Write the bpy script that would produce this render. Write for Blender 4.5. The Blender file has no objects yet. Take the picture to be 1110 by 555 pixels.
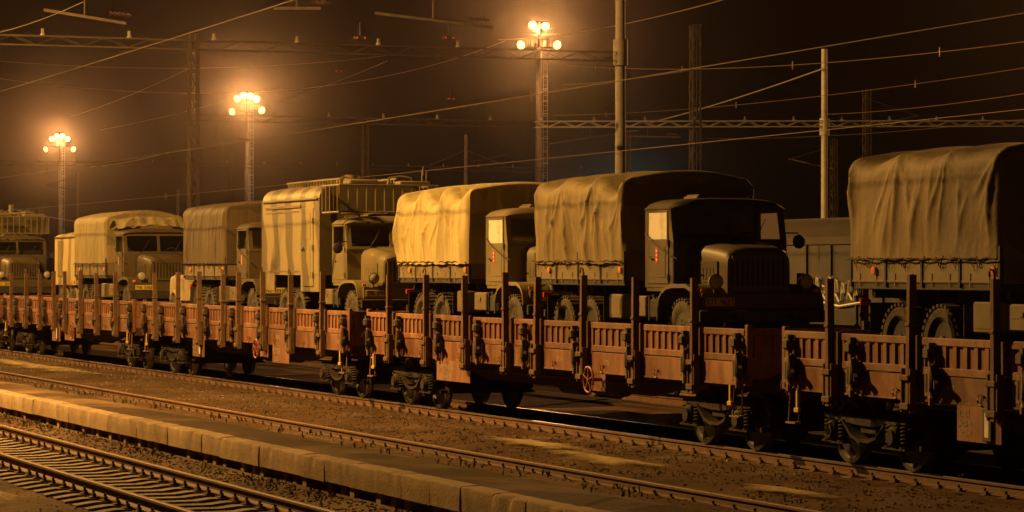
import bpy, math, random
from mathutils import Vector, Matrix, noise
R = math.radians
scene = bpy.context.scene
col = scene.collection
rnd = random.Random(7)

# ------------------------------------------------------------------ camera
CAM_H = 2.75                      # metres above the rail heads
YAW = R(20.93)                    # angle between the view axis and the tracks
FPX = 3152.0                      # focal length in pixels of the 1110 px wide photograph
FWD = Vector((-math.cos(YAW), math.sin(YAW), 0))
RGT = Vector((math.sin(YAW), math.cos(YAW), 0))
cam_d = bpy.data.cameras.new('camera')
cam_d.sensor_width = 36.0
cam_d.lens = 36.0 * FPX / 1110.0
cam_d.clip_start = 0.5
cam_d.clip_end = 5000
cam = bpy.data.objects.new('camera', cam_d)
col.objects.link(cam)
cam.location = (0, 0, CAM_H)
cam.rotation_euler = (R(90.245), 0, math.atan2(-FWD.x, FWD.y))
scene.camera = cam

# ------------------------------------------------------------------ world: night sky
world = bpy.data.worlds.new('World')
scene.world = world
world.use_nodes = True
wn = world.node_tree.nodes
sky = wn.new('ShaderNodeTexSky')
sky.sky_type = 'NISHITA'
sky.sun_disc = False
sky.sun_elevation = R(-7)
sky.sun_rotation = R(200)
bg = wn['Background']
bg.inputs['Strength'].default_value = 0.08
world.node_tree.links.new(sky.outputs['Color'], bg.inputs['Color'])

# ------------------------------------------------------------------ exposure
scene.view_settings.view_transform = 'Standard'
scene.view_settings.look = 'None'
scene.view_settings.exposure = 0.0
scene.view_settings.gamma = 1.0
scene.view_settings.use_curve_mapping = False
scene.render.engine = 'CYCLES'
scene.cycles.use_denoising = True
scene.cycles.max_bounces = 6
scene.cycles.volume_bounces = 0
scene.cycles.transparent_max_bounces = 8
scene.cycles.sample_clamp_indirect = 3.0
scene.cycles.caustics_reflective = False
scene.cycles.caustics_refractive = False

# ------------------------------------------------------------------ lamps (positions and power)
SODIUM = (1.0, 0.43, 0.13)        # yard towers
SODIUM_NEAR = (1.0, 0.50, 0.115)   # lamp posts on the platform
TOWER_W = 34000.0       # each floodlight tower of the far row
POST_W = 54000.0         # each lamp post of the near row
HAZE_DENSITY = 0.00013

# ------------------------------------------------------------------ helpers
def pz(px, py, Z):
    """world point seen at photo pixel (px,py) at a depth of Z metres"""
    r = (px - 555.0) / FPX * Z
    p = FWD * Z + RGT * r
    return Vector((p.x, p.y, CAM_H + (291.0 - py) / FPX * Z))

def tag(o, label=None, cat=None, group=None, kind=None):
    if label: o['label'] = label
    if cat: o['category'] = cat
    if group: o['group'] = group
    if kind: o['kind'] = kind
    return o

def empty(name, loc=(0, 0, 0), rz=0.0):
    o = bpy.data.objects.new(name, None)
    col.objects.link(o)
    o.empty_display_size = 0.3
    o.location = loc
    o.rotation_euler = (0, 0, rz)
    return o

def thing(name, label, cat, loc=(0, 0, 0), group=None, rz=0.0):
    return tag(empty(name, loc, rz), label, cat, group)

class MB:
    def __init__(self):
        self.v = []; self.f = []; self.m = []; self.mi = 0
    def add(self, verts, faces):
        n = len(self.v)
        self.v += [tuple(p) for p in verts]
        self.f += [tuple(i + n for i in q) for q in faces]
        self.m += [self.mi] * len(faces)
        return self
    def box(self, x0, x1, y0, y1, z0, z1, M=None):
        vs = [Vector((x, y, z)) for x in (x0, x1) for y in (y0, y1) for z in (z0, z1)]
        if M is not None: vs = [M @ p for p in vs]
        return self.add(vs, [(0, 1, 3, 2), (4, 6, 7, 5), (0, 4, 5, 1), (2, 3, 7, 6), (0, 2, 6, 4), (1, 5, 7, 3)])
    def bbox(self, x0, x1, y0, y1, z0, z1, b=0.01, M=None):
        """box with its edges chamfered"""
        vs = []; 
        for z, ins in ((z0, b), (z0 + b, 0), (z1 - b, 0), (z1, b)):
            xa, xb, ya, yb = x0 + ins, x1 - ins, y0 + ins, y1 - ins
            c = b if ins == 0 else b * 0.5
            vs += [(xa + c, ya, z), (xb - c, ya, z), (xb, ya + c, z), (xb, yb - c, z), (xb - c, yb, z), (xa + c, yb, z), (xa, yb - c, z), (xa, ya + c, z)]
        vs = [Vector(p) for p in vs]
        if M is not None: vs = [M @ p for p in vs]
        fs = [tuple(range(7, -1, -1)), tuple(range(24, 32))]
        for k in range(3):
            for i in range(8):
                j = (i + 1) % 8
                fs.append((k * 8 + i, k * 8 + j, k * 8 + 8 + j, k * 8 + 8 + i))
        return self.add(vs, fs)
    def bar(self, p0, p1, w, h=None, up=(0, 0, 1)):
        h = h or w
        p0 = Vector(p0); p1 = Vector(p1); d = (p1 - p0).normalized()
        u = Vector(up)
        if abs(d.dot(u)) > 0.98: u = Vector((1, 0, 0))
        a = d.cross(u).normalized() * (w / 2); b = a.cross(d).normalized() * (h / 2)
        vs = [p + s * a + t * b for p in (p0, p1) for s, t in ((-1, -1), (1, -1), (1, 1), (-1, 1))]
        return self.add(vs, [(3, 2, 1, 0), (4, 5, 6, 7), (0, 1, 5, 4), (1, 2, 6, 5), (2, 3, 7, 6), (3, 0, 4, 7)])
    def cyl(self, p0, p1, r0, r1=None, n=12, caps=True):
        r1 = r0 if r1 is None else r1
        p0 = Vector(p0); p1 = Vector(p1); d = (p1 - p0).normalized()
        u = Vector((0, 0, 1)) if abs(d.z) < 0.95 else Vector((1, 0, 0))
        a = d.cross(u).normalized(); b = a.cross(d).normalized()
        vs = []
        for p, r in ((p0, r0), (p1, r1)):
            for i in range(n):
                t = 2 * math.pi * i / n
                vs.append(p + a * (r * math.cos(t)) + b * (r * math.sin(t)))
        fs = [(i, i + n, (i + 1) % n + n, (i + 1) % n) for i in range(n)]
        if caps: fs += [tuple(range(n)), tuple(range(2 * n - 1, n - 1, -1))]
        return self.add(vs, fs)
    def tube(self, pts, r, n=6, closed=False):
        pts = [Vector(p) for p in pts]
        vs = []; m = len(pts)
        for i, p in enumerate(pts):
            q0 = pts[(i - 1) % m] if (closed or i > 0) else p
            q1 = pts[(i + 1) % m] if (closed or i < m - 1) else p
            d = (q1 - q0).normalized()
            u = Vector((0, 0, 1)) if abs(d.z) < 0.9 else Vector((1, 0.1, 0))
            a = d.cross(u).normalized(); b = a.cross(d).normalized()
            for k in range(n):
                t = 2 * math.pi * k / n
                vs.append(p + a * (r * math.cos(t)) + b * (r * math.sin(t)))
        fs = []
        for i in range(m if closed else m - 1):
            j = (i + 1) % m
            for k in range(n):
                l = (k + 1) % n
                fs.append((i * n + k, j * n + k, j * n + l, i * n + l))
        if not closed: fs += [tuple(range(n)), tuple(range(m * n - 1, (m - 1) * n - 1, -1))]
        return self.add(vs, fs)
    def lathe(self, prof, c=(0, 0, 0), axis='y', n=24, closed=False, caps=True):
        """prof: list of (radius, offset along axis)"""
        c = Vector(c); vs = []
        for r, o in prof:
            for k in range(n):
                t = 2 * math.pi * k / n
                a, b = r * math.cos(t), r * math.sin(t)
                vs.append(c + (Vector((a, o, b)) if axis == 'y' else Vector((o, a, b)) if axis == 'x' else Vector((a, b, o))))
        fs = []; m = len(prof)
        for i in range(m if closed else m - 1):
            j = (i + 1) % m
            for k in range(n):
                l = (k + 1) % n
                fs.append((i * n + k, i * n + l, j * n + l, j * n + k))
        if not closed and caps: fs += [tuple(range(n)), tuple(range(m * n - 1, (m - 1) * n - 1, -1))]
        return self.add(vs, fs)
    def grid(self, fn, nu, nv):
        vs = [fn(i / nu, j / nv) for i in range(nu + 1) for j in range(nv + 1)]
        fs = [(i * (nv + 1) + j, (i + 1) * (nv + 1) + j, (i + 1) * (nv + 1) + j + 1, i * (nv + 1) + j + 1) for i in range(nu) for j in range(nv)]
        return self.add(vs, fs)
    def prism_x(self, poly, x0, x1):
        """polygon in the YZ plane pushed along x"""
        n = len(poly)
        vs = [(x0, y, z) for y, z in poly] + [(x1, y, z) for y, z in poly]
        fs = [tuple(range(n - 1, -1, -1)), tuple(range(n, 2 * n))]
        fs += [(i, (i + 1) % n, (i + 1) % n + n, i + n) for i in range(n)]
        return self.add(vs, fs)
    def prism_y(self, poly, y0, y1):
        n = len(poly)
        vs = [(x, y0, z) for x, z in poly] + [(x, y1, z) for x, z in poly]
        fs = [tuple(range(n)), tuple(range(2 * n - 1, n - 1, -1))]
        fs += [(i, i + n, (i + 1) % n + n, (i + 1) % n) for i in range(n)]
        return self.add(vs, fs)
    def mesh(self, name, mats, smooth=False):
        me = bpy.data.meshes.new(name)
        me.from_pydata(self.v, [], self.f)
        for mt in (mats if isinstance(mats, (list, tuple)) else [mats]): me.materials.append(mt)
        if isinstance(mats, (list, tuple)) and len(mats) > 1: me.polygons.foreach_set('material_index', self.m)
        if smooth:
            me.polygons.foreach_set('use_smooth', [True] * len(me.polygons))
            me.set_sharp_from_angle(angle=R(smooth if smooth is not True else 40))
        me.update()
        return me
    def build(self, name, mats, parent=None, smooth=False, loc=None):
        return link(name, self.mesh(name, mats, smooth), parent, loc)

SMALL_MANY = {'lettering', 'stencil_marks', 'graffiti', 'tie_rope', 'trim_strip', 'rain_gutter', 'stowed_gear'}
def link(name, me, parent=None, loc=None, rot=None):
    o = bpy.data.objects.new(name, me)
    col.objects.link(o)
    if name in SMALL_MANY: o['kind'] = 'stuff'      # many marks too small to pick apart
    if parent is not None: o.parent = parent
    if loc is not None: o.location = loc
    if rot is not None: o.rotation_euler = rot
    return o

CACHE = {}
def cached(key, fn):
    if key not in CACHE: CACHE[key] = fn()
    return CACHE[key]

# ------------------------------------------------------------------ materials
MATS = {}
def mat(name, c1, c2=None, scale=3.0, rough=0.7, metal=0.0, bump=0.0, bscale=None, c3=None, s3=0.6, spec=0.3, lo=0.35, hi=0.7, stretch=None, world_space=False, vary=0.0):
    if name in MATS: return MATS[name]
    m = bpy.data.materials.new(name); m.use_nodes = True
    nt = m.node_tree; N = nt.nodes; L = nt.links
    b = N['Principled BSDF']
    b.inputs['Roughness'].default_value = rough
    b.inputs['Metallic'].default_value = metal
    b.inputs['Specular IOR Level'].default_value = spec
    b.inputs['Base Color'].default_value = (*c1, 1)
    tc = N.new('ShaderNodeTexCoord')
    src = tc.outputs['Object']
    if world_space:
        g = N.new('ShaderNodeNewGeometry'); src = g.outputs['Position']
    else:      # shift the pattern from one object to the next
        oi = N.new('ShaderNodeObjectInfo')
        ad = N.new('ShaderNodeVectorMath'); ad.operation = 'MULTIPLY_ADD'
        cb = N.new('ShaderNodeCombineXYZ')
        for k in range(3): L.new(oi.outputs['Random'], cb.inputs[k])
        L.new(cb.outputs[0], ad.inputs[0]); ad.inputs[1].default_value = (37, 51, 23); L.new(src, ad.inputs[2])
        src = ad.outputs[0]
    if stretch:
        mp = N.new('ShaderNodeMapping'); mp.inputs['Scale'].default_value = stretch
        L.new(src, mp.inputs['Vector']); src = mp.outputs['Vector']
    out = None
    if c2 is not None:
        nz = N.new('ShaderNodeTexNoise'); nz.inputs['Scale'].default_value = scale
        nz.inputs['Detail'].default_value = 6; nz.inputs['Roughness'].default_value = 0.65
        L.new(src, nz.inputs['Vector'])
        mr = N.new('ShaderNodeMapRange'); mr.inputs['From Min'].default_value = lo; mr.inputs['From Max'].default_value = hi
        L.new(nz.outputs['Fac'], mr.inputs['Value'])
        mx = N.new('ShaderNodeMix'); mx.data_type = 'RGBA'
        mx.inputs['A'].default_value = (*c1, 1); mx.inputs['B'].default_value = (*c2, 1)
        L.new(mr.outputs['Result'], mx.inputs['Factor'])
        out = mx.outputs['Result']
        if c3 is not None:
            n3 = N.new('ShaderNodeTexNoise'); n3.inputs['Scale'].default_value = s3; n3.inputs['Detail'].default_value = 4
            L.new(src, n3.inputs['Vector'])
            m3 = N.new('ShaderNodeMapRange'); m3.inputs['From Min'].default_value = 0.48; m3.inputs['From Max'].default_value = 0.66
            L.new(n3.outputs['Fac'], m3.inputs['Value'])
            x3 = N.new('ShaderNodeMix'); x3.data_type = 'RGBA'
            L.new(out, x3.inputs['A']); x3.inputs['B'].default_value = (*c3, 1); L.new(m3.outputs['Result'], x3.inputs['Factor'])
            out = x3.outputs['Result']
        if vary:
            o2 = N.new('ShaderNodeObjectInfo'); vr = N.new('ShaderNodeMapRange')
            vr.inputs['To Min'].default_value = 1 - vary; vr.inputs['To Max'].default_value = 1 + vary * .6
            L.new(o2.outputs['Random'], vr.inputs['Value'])
            hs = N.new('ShaderNodeHueSaturation'); L.new(vr.outputs['Result'], hs.inputs['Value']); L.new(out, hs.inputs['Color'])
            out = hs.outputs['Color']
        L.new(out, b.inputs['Base Color'])
    if bump:
        nb = N.new('ShaderNodeTexNoise'); nb.inputs['Scale'].default_value = bscale or scale * 4
        nb.inputs['Detail'].default_value = 5
        L.new(src, nb.inputs['Vector'])
        bp = N.new('ShaderNodeBump'); bp.inputs['Strength'].default_value = bump; bp.inputs['Distance'].default_value = 0.03
        L.new(nb.outputs['Fac'], bp.inputs['Height']); L.new(bp.outputs['Normal'], b.inputs['Normal'])
    MATS[name] = m
    return m

def emit(name, c, s):
    m = bpy.data.materials.new(name); m.use_nodes = True
    b = m.node_tree.nodes['Principled BSDF']
    b.inputs['Base Color'].default_value = (0, 0, 0, 1)
    b.inputs['Emission Color'].default_value = (*c, 1); b.inputs['Emission Strength'].default_value = s
    m.cycles.emission_sampling = 'NONE'
    return m

M_ground = mat('ground_soil', (0.046, 0.025, 0.013), (0.092, 0.052, 0.027), 1.3, 0.95, bump=0.9, bscale=9, c3=(0.12, 0.082, 0.048), s3=0.33, world_space=True, spec=0.1)
M_ballast = mat('ballast_stone', (0.05, 0.037, 0.026), (0.14, 0.10, 0.068), 2.5, 0.9, world_space=True, spec=0.15)
M_platform = mat('platform_sand', (0.045, 0.028, 0.016), (0.085, 0.055, 0.031), 0.9, 0.95, bump=0.7, bscale=14, c3=(0.17, 0.115, 0.062), s3=0.45, world_space=True, spec=0.1)
M_concrete = mat('old_concrete', (0.28, 0.205, 0.125), (0.37, 0.285, 0.18), 2.2, 0.9, vary=.14, bump=0.3, bscale=30, c3=(0.22, 0.16, 0.10), s3=1.6, spec=0.15)
M_conc_dark = mat('dark_concrete', (0.13, 0.11, 0.085), (0.22, 0.18, 0.14), 2.2, 0.9, bump=0.5, bscale=22, spec=0.15)
M_sleeper = mat('sleeper_concrete', (0.16, 0.13, 0.10), (0.30, 0.25, 0.19), 3, 0.9, bump=0.4, bscale=20, spec=0.15)
M_rail = mat('rail_rust', (0.085, 0.045, 0.026), (0.15, 0.085, 0.05), 5, 0.8, bump=0.2, spec=0.3)
M_railtop = mat('rail_polished', (0.45, 0.42, 0.38), (0.30, 0.26, 0.22), 4, 0.32, metal=1.0, stretch=(0.2, 6, 6))
M_railtop_dull = mat('rail_dull', (0.20, 0.125, 0.075), (0.13, 0.08, 0.05), 4, 0.7, metal=0.15)
M_wagon = mat('wagon_brown_paint', (0.225, 0.096, 0.050), (0.11, 0.048, 0.028), 2.2, 0.62, vary=.3, stretch=(2.0, 2.0, .7), bump=0.12, bscale=24, c3=(0.27, 0.14, 0.08), s3=1.3, spec=0.35)
M_wagon_hi = mat('wagon_brown_worn', (0.25, 0.108, 0.058), (0.12, 0.052, 0.03), 2.6, 0.6, c3=(0.27, 0.14, 0.085), s3=1.5, vary=.3, stretch=(2.2, 2.2, .8), bump=0.12, bscale=24, spec=0.35)
M_under = mat('underframe_grime', (0.045, 0.03, 0.022), (0.085, 0.055, 0.038), 4, 0.85, bump=0.3, spec=0.2)
M_stake = mat('stake_steel', (0.085, 0.050, 0.030), (0.16, 0.085, 0.048), 6, 0.75, bump=0.2, spec=0.3)
M_latch = mat('latch_iron', (0.03, 0.024, 0.02), (0.07, 0.048, 0.035), 8, 0.6, spec=0.4)
M_latch_worn = mat('latch_worn', (0.22, 0.13, 0.08), (0.13, 0.07, 0.045), 8, 0.6, spec=0.4)
M_bogie = mat('bogie_grime', (0.014, 0.010, 0.008), (0.045, 0.031, 0.02), 5, 0.8, bump=0.3, spec=0.25)
M_wheel = mat('wheel_steel', (0.018, 0.015, 0.013), (0.045, 0.035, 0.026), 6, 0.6, spec=0.4)
M_tread = mat('wheel_tread', (0.35, 0.30, 0.25), None, rough=0.45, metal=1.0)
M_yellow = mat('yellow_paint', (0.62, 0.43, 0.07), (0.45, 0.30, 0.06), 9, 0.6)
M_white = mat('white_paint', (0.78, 0.76, 0.70), (0.55, 0.52, 0.46), 12, 0.7)
M_chalk = mat('faded_white_stencil', (0.50, 0.43, 0.34), (0.22, 0.15, 0.10), 14, 0.8)
M_redwheel = mat('red_paint', (0.25, 0.085, 0.055), (0.17, 0.055, 0.04), 9, 0.5)
M_deck = mat('deck_planks', (0.10, 0.075, 0.05), (0.16, 0.12, 0.08), 3, 0.9)
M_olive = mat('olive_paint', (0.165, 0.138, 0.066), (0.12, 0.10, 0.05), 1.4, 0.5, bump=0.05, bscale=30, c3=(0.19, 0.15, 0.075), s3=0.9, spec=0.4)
M_olive_dark = mat('olive_paint_dark_shaded', (0.085, 0.064, 0.032), (0.06, 0.046, 0.024), 1.4, 0.5, bump=0.05, bscale=30, c3=(0.10, 0.075, 0.04), s3=0.9, spec=0.35)  # darker olive; also puts the shade of the dim truck fronts into the colour
M_olive_d = mat('olive_paint_dusty', (0.185, 0.145, 0.075), (0.13, 0.10, 0.055), 2.2, 0.6, bump=0.05, bscale=30, spec=0.35)
M_chassis = mat('chassis_black', (0.022, 0.02, 0.018), (0.05, 0.042, 0.034), 5, 0.7)
M_tyre = mat('tyre_rubber', (0.05, 0.042, 0.032), (0.115, 0.092, 0.065), 5, 0.85, bump=0.2)
M_rim = mat('wheel_rim_paint', (0.04, 0.032, 0.02), (0.08, 0.062, 0.036), 5, 0.6)
M_glass = mat('dark_glass', (0.012, 0.012, 0.013), None, rough=0.06, spec=0.6)
M_lens = mat('headlight_glass', (0.42, 0.40, 0.36), None, rough=0.15, spec=0.8)
M_orange = mat('orange_reflector', (0.75, 0.25, 0.03), None, rough=0.3)
M_red = mat('red_reflector', (0.62, 0.05, 0.03), None, rough=0.3)
M_plate = mat('yellow_number_plate', (0.62, 0.48, 0.10), (0.5, 0.38, 0.08), 20, 0.5)
M_ink = mat('black_ink', (0.02, 0.02, 0.02), None, rough=0.6)
M_rope = mat('tie_rope', (0.05, 0.042, 0.032), (0.09, 0.07, 0.05), 10, 0.9)
M_mast = mat('mast_steel', (0.13, 0.115, 0.095), (0.19, 0.165, 0.135), 3, 0.6, spec=0.3)
M_mast_d = mat('mast_rust', (0.05, 0.036, 0.028), (0.085, 0.06, 0.042), 3, 0.8)
M_galv = mat('galvanised_steel', (0.50, 0.47, 0.42), (0.36, 0.34, 0.30), 3, 0.5, metal=0.2)
M_wire = mat('copper_wire', (0.27, 0.19, 0.12), None, rough=0.45, metal=0.5)
M_wire_dim = mat('dimmed_wire', (0.10, 0.07, 0.045), None, rough=0.6, metal=0.2)  # darker copy of the wire; dims by colour those near the lamp posts
M_insul = mat('insulator_porcelain', (0.10, 0.06, 0.045), None, rough=0.25)
M_greywagon = mat('grey_wagon_paint', (0.032, 0.033, 0.035), (0.02, 0.02, 0.021), 1.6, 0.7, bump=0.1, c3=(0.05, 0.038, 0.03), s3=0.8)
M_greyroof = mat('grey_wagon_roof', (0.042, 0.032, 0.026), (0.028, 0.022, 0.018), 1.6, 0.8)
M_pale = mat('pale_canvas', (0.42, 0.35, 0.21), (0.30, 0.24, 0.14), 2.4, 0.85, bump=0.2, c3=(0.17, 0.14, 0.08), s3=2.0)
E_lamp = emit('sodium_lamp_glow', (1.0, 0.68, 0.22), 3.4)
E_red = emit('red_signal_glow', (1.0, 0.06, 0.03), 0.8)
E_blue = emit('violet_reflector', (0.75, 0.08, 0.4), 0.35)

def tarp_mat(name, c, dark, blotch=False):
    m = mat(name, c, dark, 1.1, 0.72, bump=0.35, bscale=9, stretch=(1.2, 1.2, .7), c3=(tuple(x * (0.5 if blotch else .72) for x in c)), s3=0.55 if blotch else 0.9, spec=0.32)
    N = m.node_tree.nodes; L = m.node_tree.links; b = N['Principled BSDF']
    src = b.inputs['Base Color'].links[0].from_socket
    tc = N.new('ShaderNodeTexCoord'); sp = N.new('ShaderNodeSeparateXYZ'); L.new(tc.outputs['Object'], sp.inputs[0])
    # sewn seams between the cloth widths
    w = N.new('ShaderNodeMath'); w.operation = 'MULTIPLY'; L.new(sp.outputs['X'], w.inputs[0]); w.inputs[1].default_value = 1 / 0.98
    fr = N.new('ShaderNodeMath'); fr.operation = 'FRACT'; L.new(w.outputs[0], fr.inputs[0])
    lt = N.new('ShaderNodeMath'); lt.operation = 'LESS_THAN'; L.new(fr.outputs[0], lt.inputs[0]); lt.inputs[1].default_value = .022
    # rain streaks
    mp = N.new('ShaderNodeMapping'); mp.inputs['Scale'].default_value = (5, 5, .5); L.new(tc.outputs['Object'], mp.inputs['Vector'])
    nz = N.new('ShaderNodeTexNoise'); nz.inputs['Scale'].default_value = 1.4; nz.inputs['Detail'].default_value = 5; L.new(mp.outputs[0], nz.inputs['Vector'])
    mr = N.new('ShaderNodeMapRange'); mr.inputs['From Min'].default_value = .42; mr.inputs['From Max'].default_value = .68; mr.inputs['To Max'].default_value = .45; L.new(nz.outputs['Fac'], mr.inputs['Value'])
    mxx = N.new('ShaderNodeMath'); mxx.operation = 'MAXIMUM'; L.new(mr.outputs['Result'], mxx.inputs[0])
    sm = N.new('ShaderNodeMath'); sm.operation = 'MULTIPLY'; L.new(lt.outputs[0], sm.inputs[0]); sm.inputs[1].default_value = .5; L.new(sm.outputs[0], mxx.inputs[1])
    mx = N.new('ShaderNodeMix'); mx.data_type = 'RGBA'; L.new(mxx.outputs[0], mx.inputs['Factor']); L.new(src, mx.inputs['A']); mx.inputs['B'].default_value = (*[x * .35 for x in c], 1)
    L.new(mx.outputs['Result'], b.inputs['Base Color'])
    return m

def camo_mat(name, sand, olive, period, slant, seed):
    m = bpy.data.materials.new(name); m.use_nodes = True
    N = m.node_tree.nodes; L = m.node_tree.links; b = N['Principled BSDF']
    b.inputs['Roughness'].default_value = 0.55; b.inputs['Specular IOR Level'].default_value = 0.35
    tc = N.new('ShaderNodeTexCoord')
    sp = N.new('ShaderNodeSeparateXYZ'); L.new(tc.outputs['Object'], sp.inputs[0])
    nz = N.new('ShaderNodeTexNoise'); nz.inputs['Scale'].default_value = 0.7; nz.inputs['Detail'].default_value = 2
    L.new(tc.outputs['Object'], nz.inputs['Vector'])
    a = N.new('ShaderNodeMath'); a.operation = 'MULTIPLY_ADD'; L.new(sp.outputs['Z'], a.inputs[0]); a.inputs[1].default_value = slant; L.new(sp.outputs['X'], a.inputs[2])
    c = N.new('ShaderNodeMath'); c.operation = 'MULTIPLY_ADD'; L.new(nz.outputs['Fac'], c.inputs[0]); c.inputs[1].default_value = 0.9; L.new(a.outputs[0], c.inputs[2])
    d = N.new('ShaderNodeMath'); d.operation = 'MULTIPLY_ADD'; L.new(c.outputs[0], d.inputs[0]); d.inputs[1].default_value = 2 * math.pi / period; d.inputs[2].default_value = seed
    s = N.new('ShaderNodeMath'); s.operation = 'SINE'; L.new(d.outputs[0], s.inputs[0])
    r = N.new('ShaderNodeMapRange'); r.inputs['From Min'].default_value = 0.0; r.inputs['From Max'].default_value = 0.45; L.new(s.outputs[0], r.inputs['Value'])
    n2 = N.new('ShaderNodeTexNoise'); n2.inputs['Scale'].default_value = 3.0; n2.inputs['Detail'].default_value = 6; L.new(tc.outputs['Object'], n2.inputs['Vector'])
    mx = N.new('ShaderNodeMix'); mx.data_type = 'RGBA'; mx.inputs['A'].default_value = (*sand, 1); mx.inputs['B'].default_value = (*olive, 1); L.new(r.outputs['Result'], mx.inputs['Factor'])
    m2 = N.new('ShaderNodeMix'); m2.data_type = 'RGBA'; m2.blend_type = 'MULTIPLY'
    r2 = N.new('ShaderNodeMapRange'); r2.inputs['To Min'].default_value = 0.75; r2.inputs['To Max'].default_value = 1.1; L.new(n2.outputs['Fac'], r2.inputs['Value'])
    cb = N.new('ShaderNodeCombineXYZ')
    for k in range(3): L.new(r2.outputs['Result'], cb.inputs[k])
    m2.inputs['Factor'].default_value = 1.0; L.new(mx.outputs['Result'], m2.inputs['A']); L.new(cb.outputs[0], m2.inputs['B'])
    L.new(m2.outputs['Result'], b.inputs['Base Color'])
    return m

def bright_pane_mat(trans=.22):
    m = bpy.data.materials.new('window_bright_pane'); m.use_nodes = True
    N = m.node_tree.nodes; L = m.node_tree.links
    b = N['Principled BSDF']; b.inputs['Roughness'].default_value = 0.35
    nz = N.new('ShaderNodeTexNoise'); nz.inputs['Scale'].default_value = 2.0; nz.inputs['Detail'].default_value = 3
    rp = N.new('ShaderNodeMix'); rp.data_type = 'RGBA'; rp.inputs['A'].default_value = (0.62, 0.57, 0.44, 1); rp.inputs['B'].default_value = (0.95, 0.92, 0.80, 1)
    mr = N.new('ShaderNodeMapRange'); mr.inputs['From Min'].default_value = .3; mr.inputs['From Max'].default_value = .5; L.new(nz.outputs['Fac'], mr.inputs['Value'])
    L.new(mr.outputs['Result'], rp.inputs['Factor']); L.new(rp.outputs['Result'], b.inputs['Base Color'])
    t = N.new('ShaderNodeBsdfTranslucent'); t.inputs['Color'].default_value = (0.75, 0.70, 0.60, 1)
    mx = N.new('ShaderNodeMixShader'); mx.inputs[0].default_value = trans
    L.new(b.outputs[0], mx.inputs[1]); L.new(t.outputs[0], mx.inputs[2])
    L.new(mx.outputs[0], N['Material Output'].inputs['Surface'])
    return m
M_bright_pane = bright_pane_mat(); M_bright_pane_far = bright_pane_mat(.85)  # pale panes instead of glass; its bright reflection is put into the colour
def glass_mat():
    m = bpy.data.materials.new('window_glass'); m.use_nodes = True
    N = m.node_tree.nodes; L = m.node_tree.links
    t = N.new('ShaderNodeBsdfTransparent'); t.inputs['Color'].default_value = (0.94, 0.95, 0.94, 1)
    g = N.new('ShaderNodeBsdfGlossy'); g.inputs['Roughness'].default_value = 0.05
    d = N.new('ShaderNodeBsdfDiffuse'); d.inputs['Color'].default_value = (0.06, 0.055, 0.045, 1)
    m1 = N.new('ShaderNodeMixShader'); m1.inputs[0].default_value = 0.06
    m2 = N.new('ShaderNodeMixShader')
    L.new(t.outputs[0], m1.inputs[1]); L.new(d.outputs[0], m1.inputs[2])
    m2.inputs[0].default_value = 0.10; L.new(m1.outputs[0], m2.inputs[1]); L.new(g.outputs[0], m2.inputs[2])
    L.new(m2.outputs[0], N['Material Output'].inputs['Surface'])
    return m
M_window = glass_mat()

# ------------------------------------------------------------------ the ground
Y_TRAIN, Y_MID, Y_NEAR = 19.9, 14.28, 9.14
EDGE_Y, PLAT_FAR, PLAT_Z = 10.86, 12.55, 0.36

def ground_z(x, y):
    n = noise.noise(Vector((x * 0.55, y * 0.9, 1.7)))
    n2 = noise.noise(Vector((x * 2.1, y * 2.3, 4.1)))
    def blend(y, pts):
        if y <= pts[0][0]: return pts[0][1]
        for (a, za), (b, zb) in zip(pts, pts[1:]):
            if y <= b: return za + (zb - za) * (y - a) / (b - a)
        return pts[-1][1]
    z = blend(y, [(6.6, -0.30), (7.6, -0.235), (10.1, -0.22), (10.6, -0.06), (11.1, -0.06), (12.4, -0.2), (13.2, -0.135), (15.4, -0.135), (16.2, -0.10), (17.4, -0.10), (18.6, -0.17), (21.2, -0.17), (23, -0.24), (40, -0.25)])
    a = 0.05 if 15.3 < y < 18.8 or y < 7.4 else 0.012
    return z + a * n + a * 0.5 * n2

gx = [-900, -640, -460, -330, -250, -200, -165, -145, -130, -118, -110, -104] + [-100 + 0.4 * i for i in range(201)] + [-17, -12, -4, 8, 30, 70, 140, 300]
gy = [-300, -150, -70, -30, -12, -4, 0, 2, 4] + [5 + 0.2 * i for i in range(91)] + [24, 26, 29, 33, 40, 50, 65, 90, 130, 200, 320, 500, 700]
gb = MB()
ny = len(gy)
gb.v = [(x, y, ground_z(x, y)) for x in gx for y in gy]
gb.f = [(i * ny + j, (i + 1) * ny + j, (i + 1) * ny + j + 1, i * ny + j + 1) for i in range(len(gx) - 1) for j in range(ny - 1)]
gb.m = [0] * len(gb.f)
ground = gb.build('ground', M_ground, smooth=80)
tag(ground, 'dark gravelly railway yard ground between the tracks', kind='structure')

def stone_field(name, label, boxes, seed):
    r = random.Random(seed); b = MB()
    for (x0, x1, y0, y1, n, s0, s1) in boxes:
        for _ in range(n):
            x, y = r.uniform(x0, x1), r.uniform(y0, y1)
            s = r.uniform(s0, s1); z = ground_z(x, y) + s * 0.15
            vs = []
            a0 = r.random() * 6.28
            for k in range(4):
                a = a0 + k * 1.57 + r.uniform(-0.4, 0.4)
                vs.append((x + math.cos(a) * s * r.uniform(.6, 1), y + math.sin(a) * s * r.uniform(.6, 1), z - s * 0.5))
            for k in range(4):
                a = a0 + k * 1.57 + r.uniform(-0.5, 0.5)
                vs.append((x + math.cos(a) * s * r.uniform(.3, .8), y + math.sin(a) * s * r.uniform(.3, .8), z + s * r.uniform(.1, .4)))
            b.add(vs, [(4, 5, 6, 7), (0, 1, 5, 4), (1, 2, 6, 5), (2, 3, 7, 6), (3, 0, 4, 7)])
    o = b.build(name, M_ballast)
    tag(o, label, 'gravel', kind='stuff')
    return o
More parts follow.
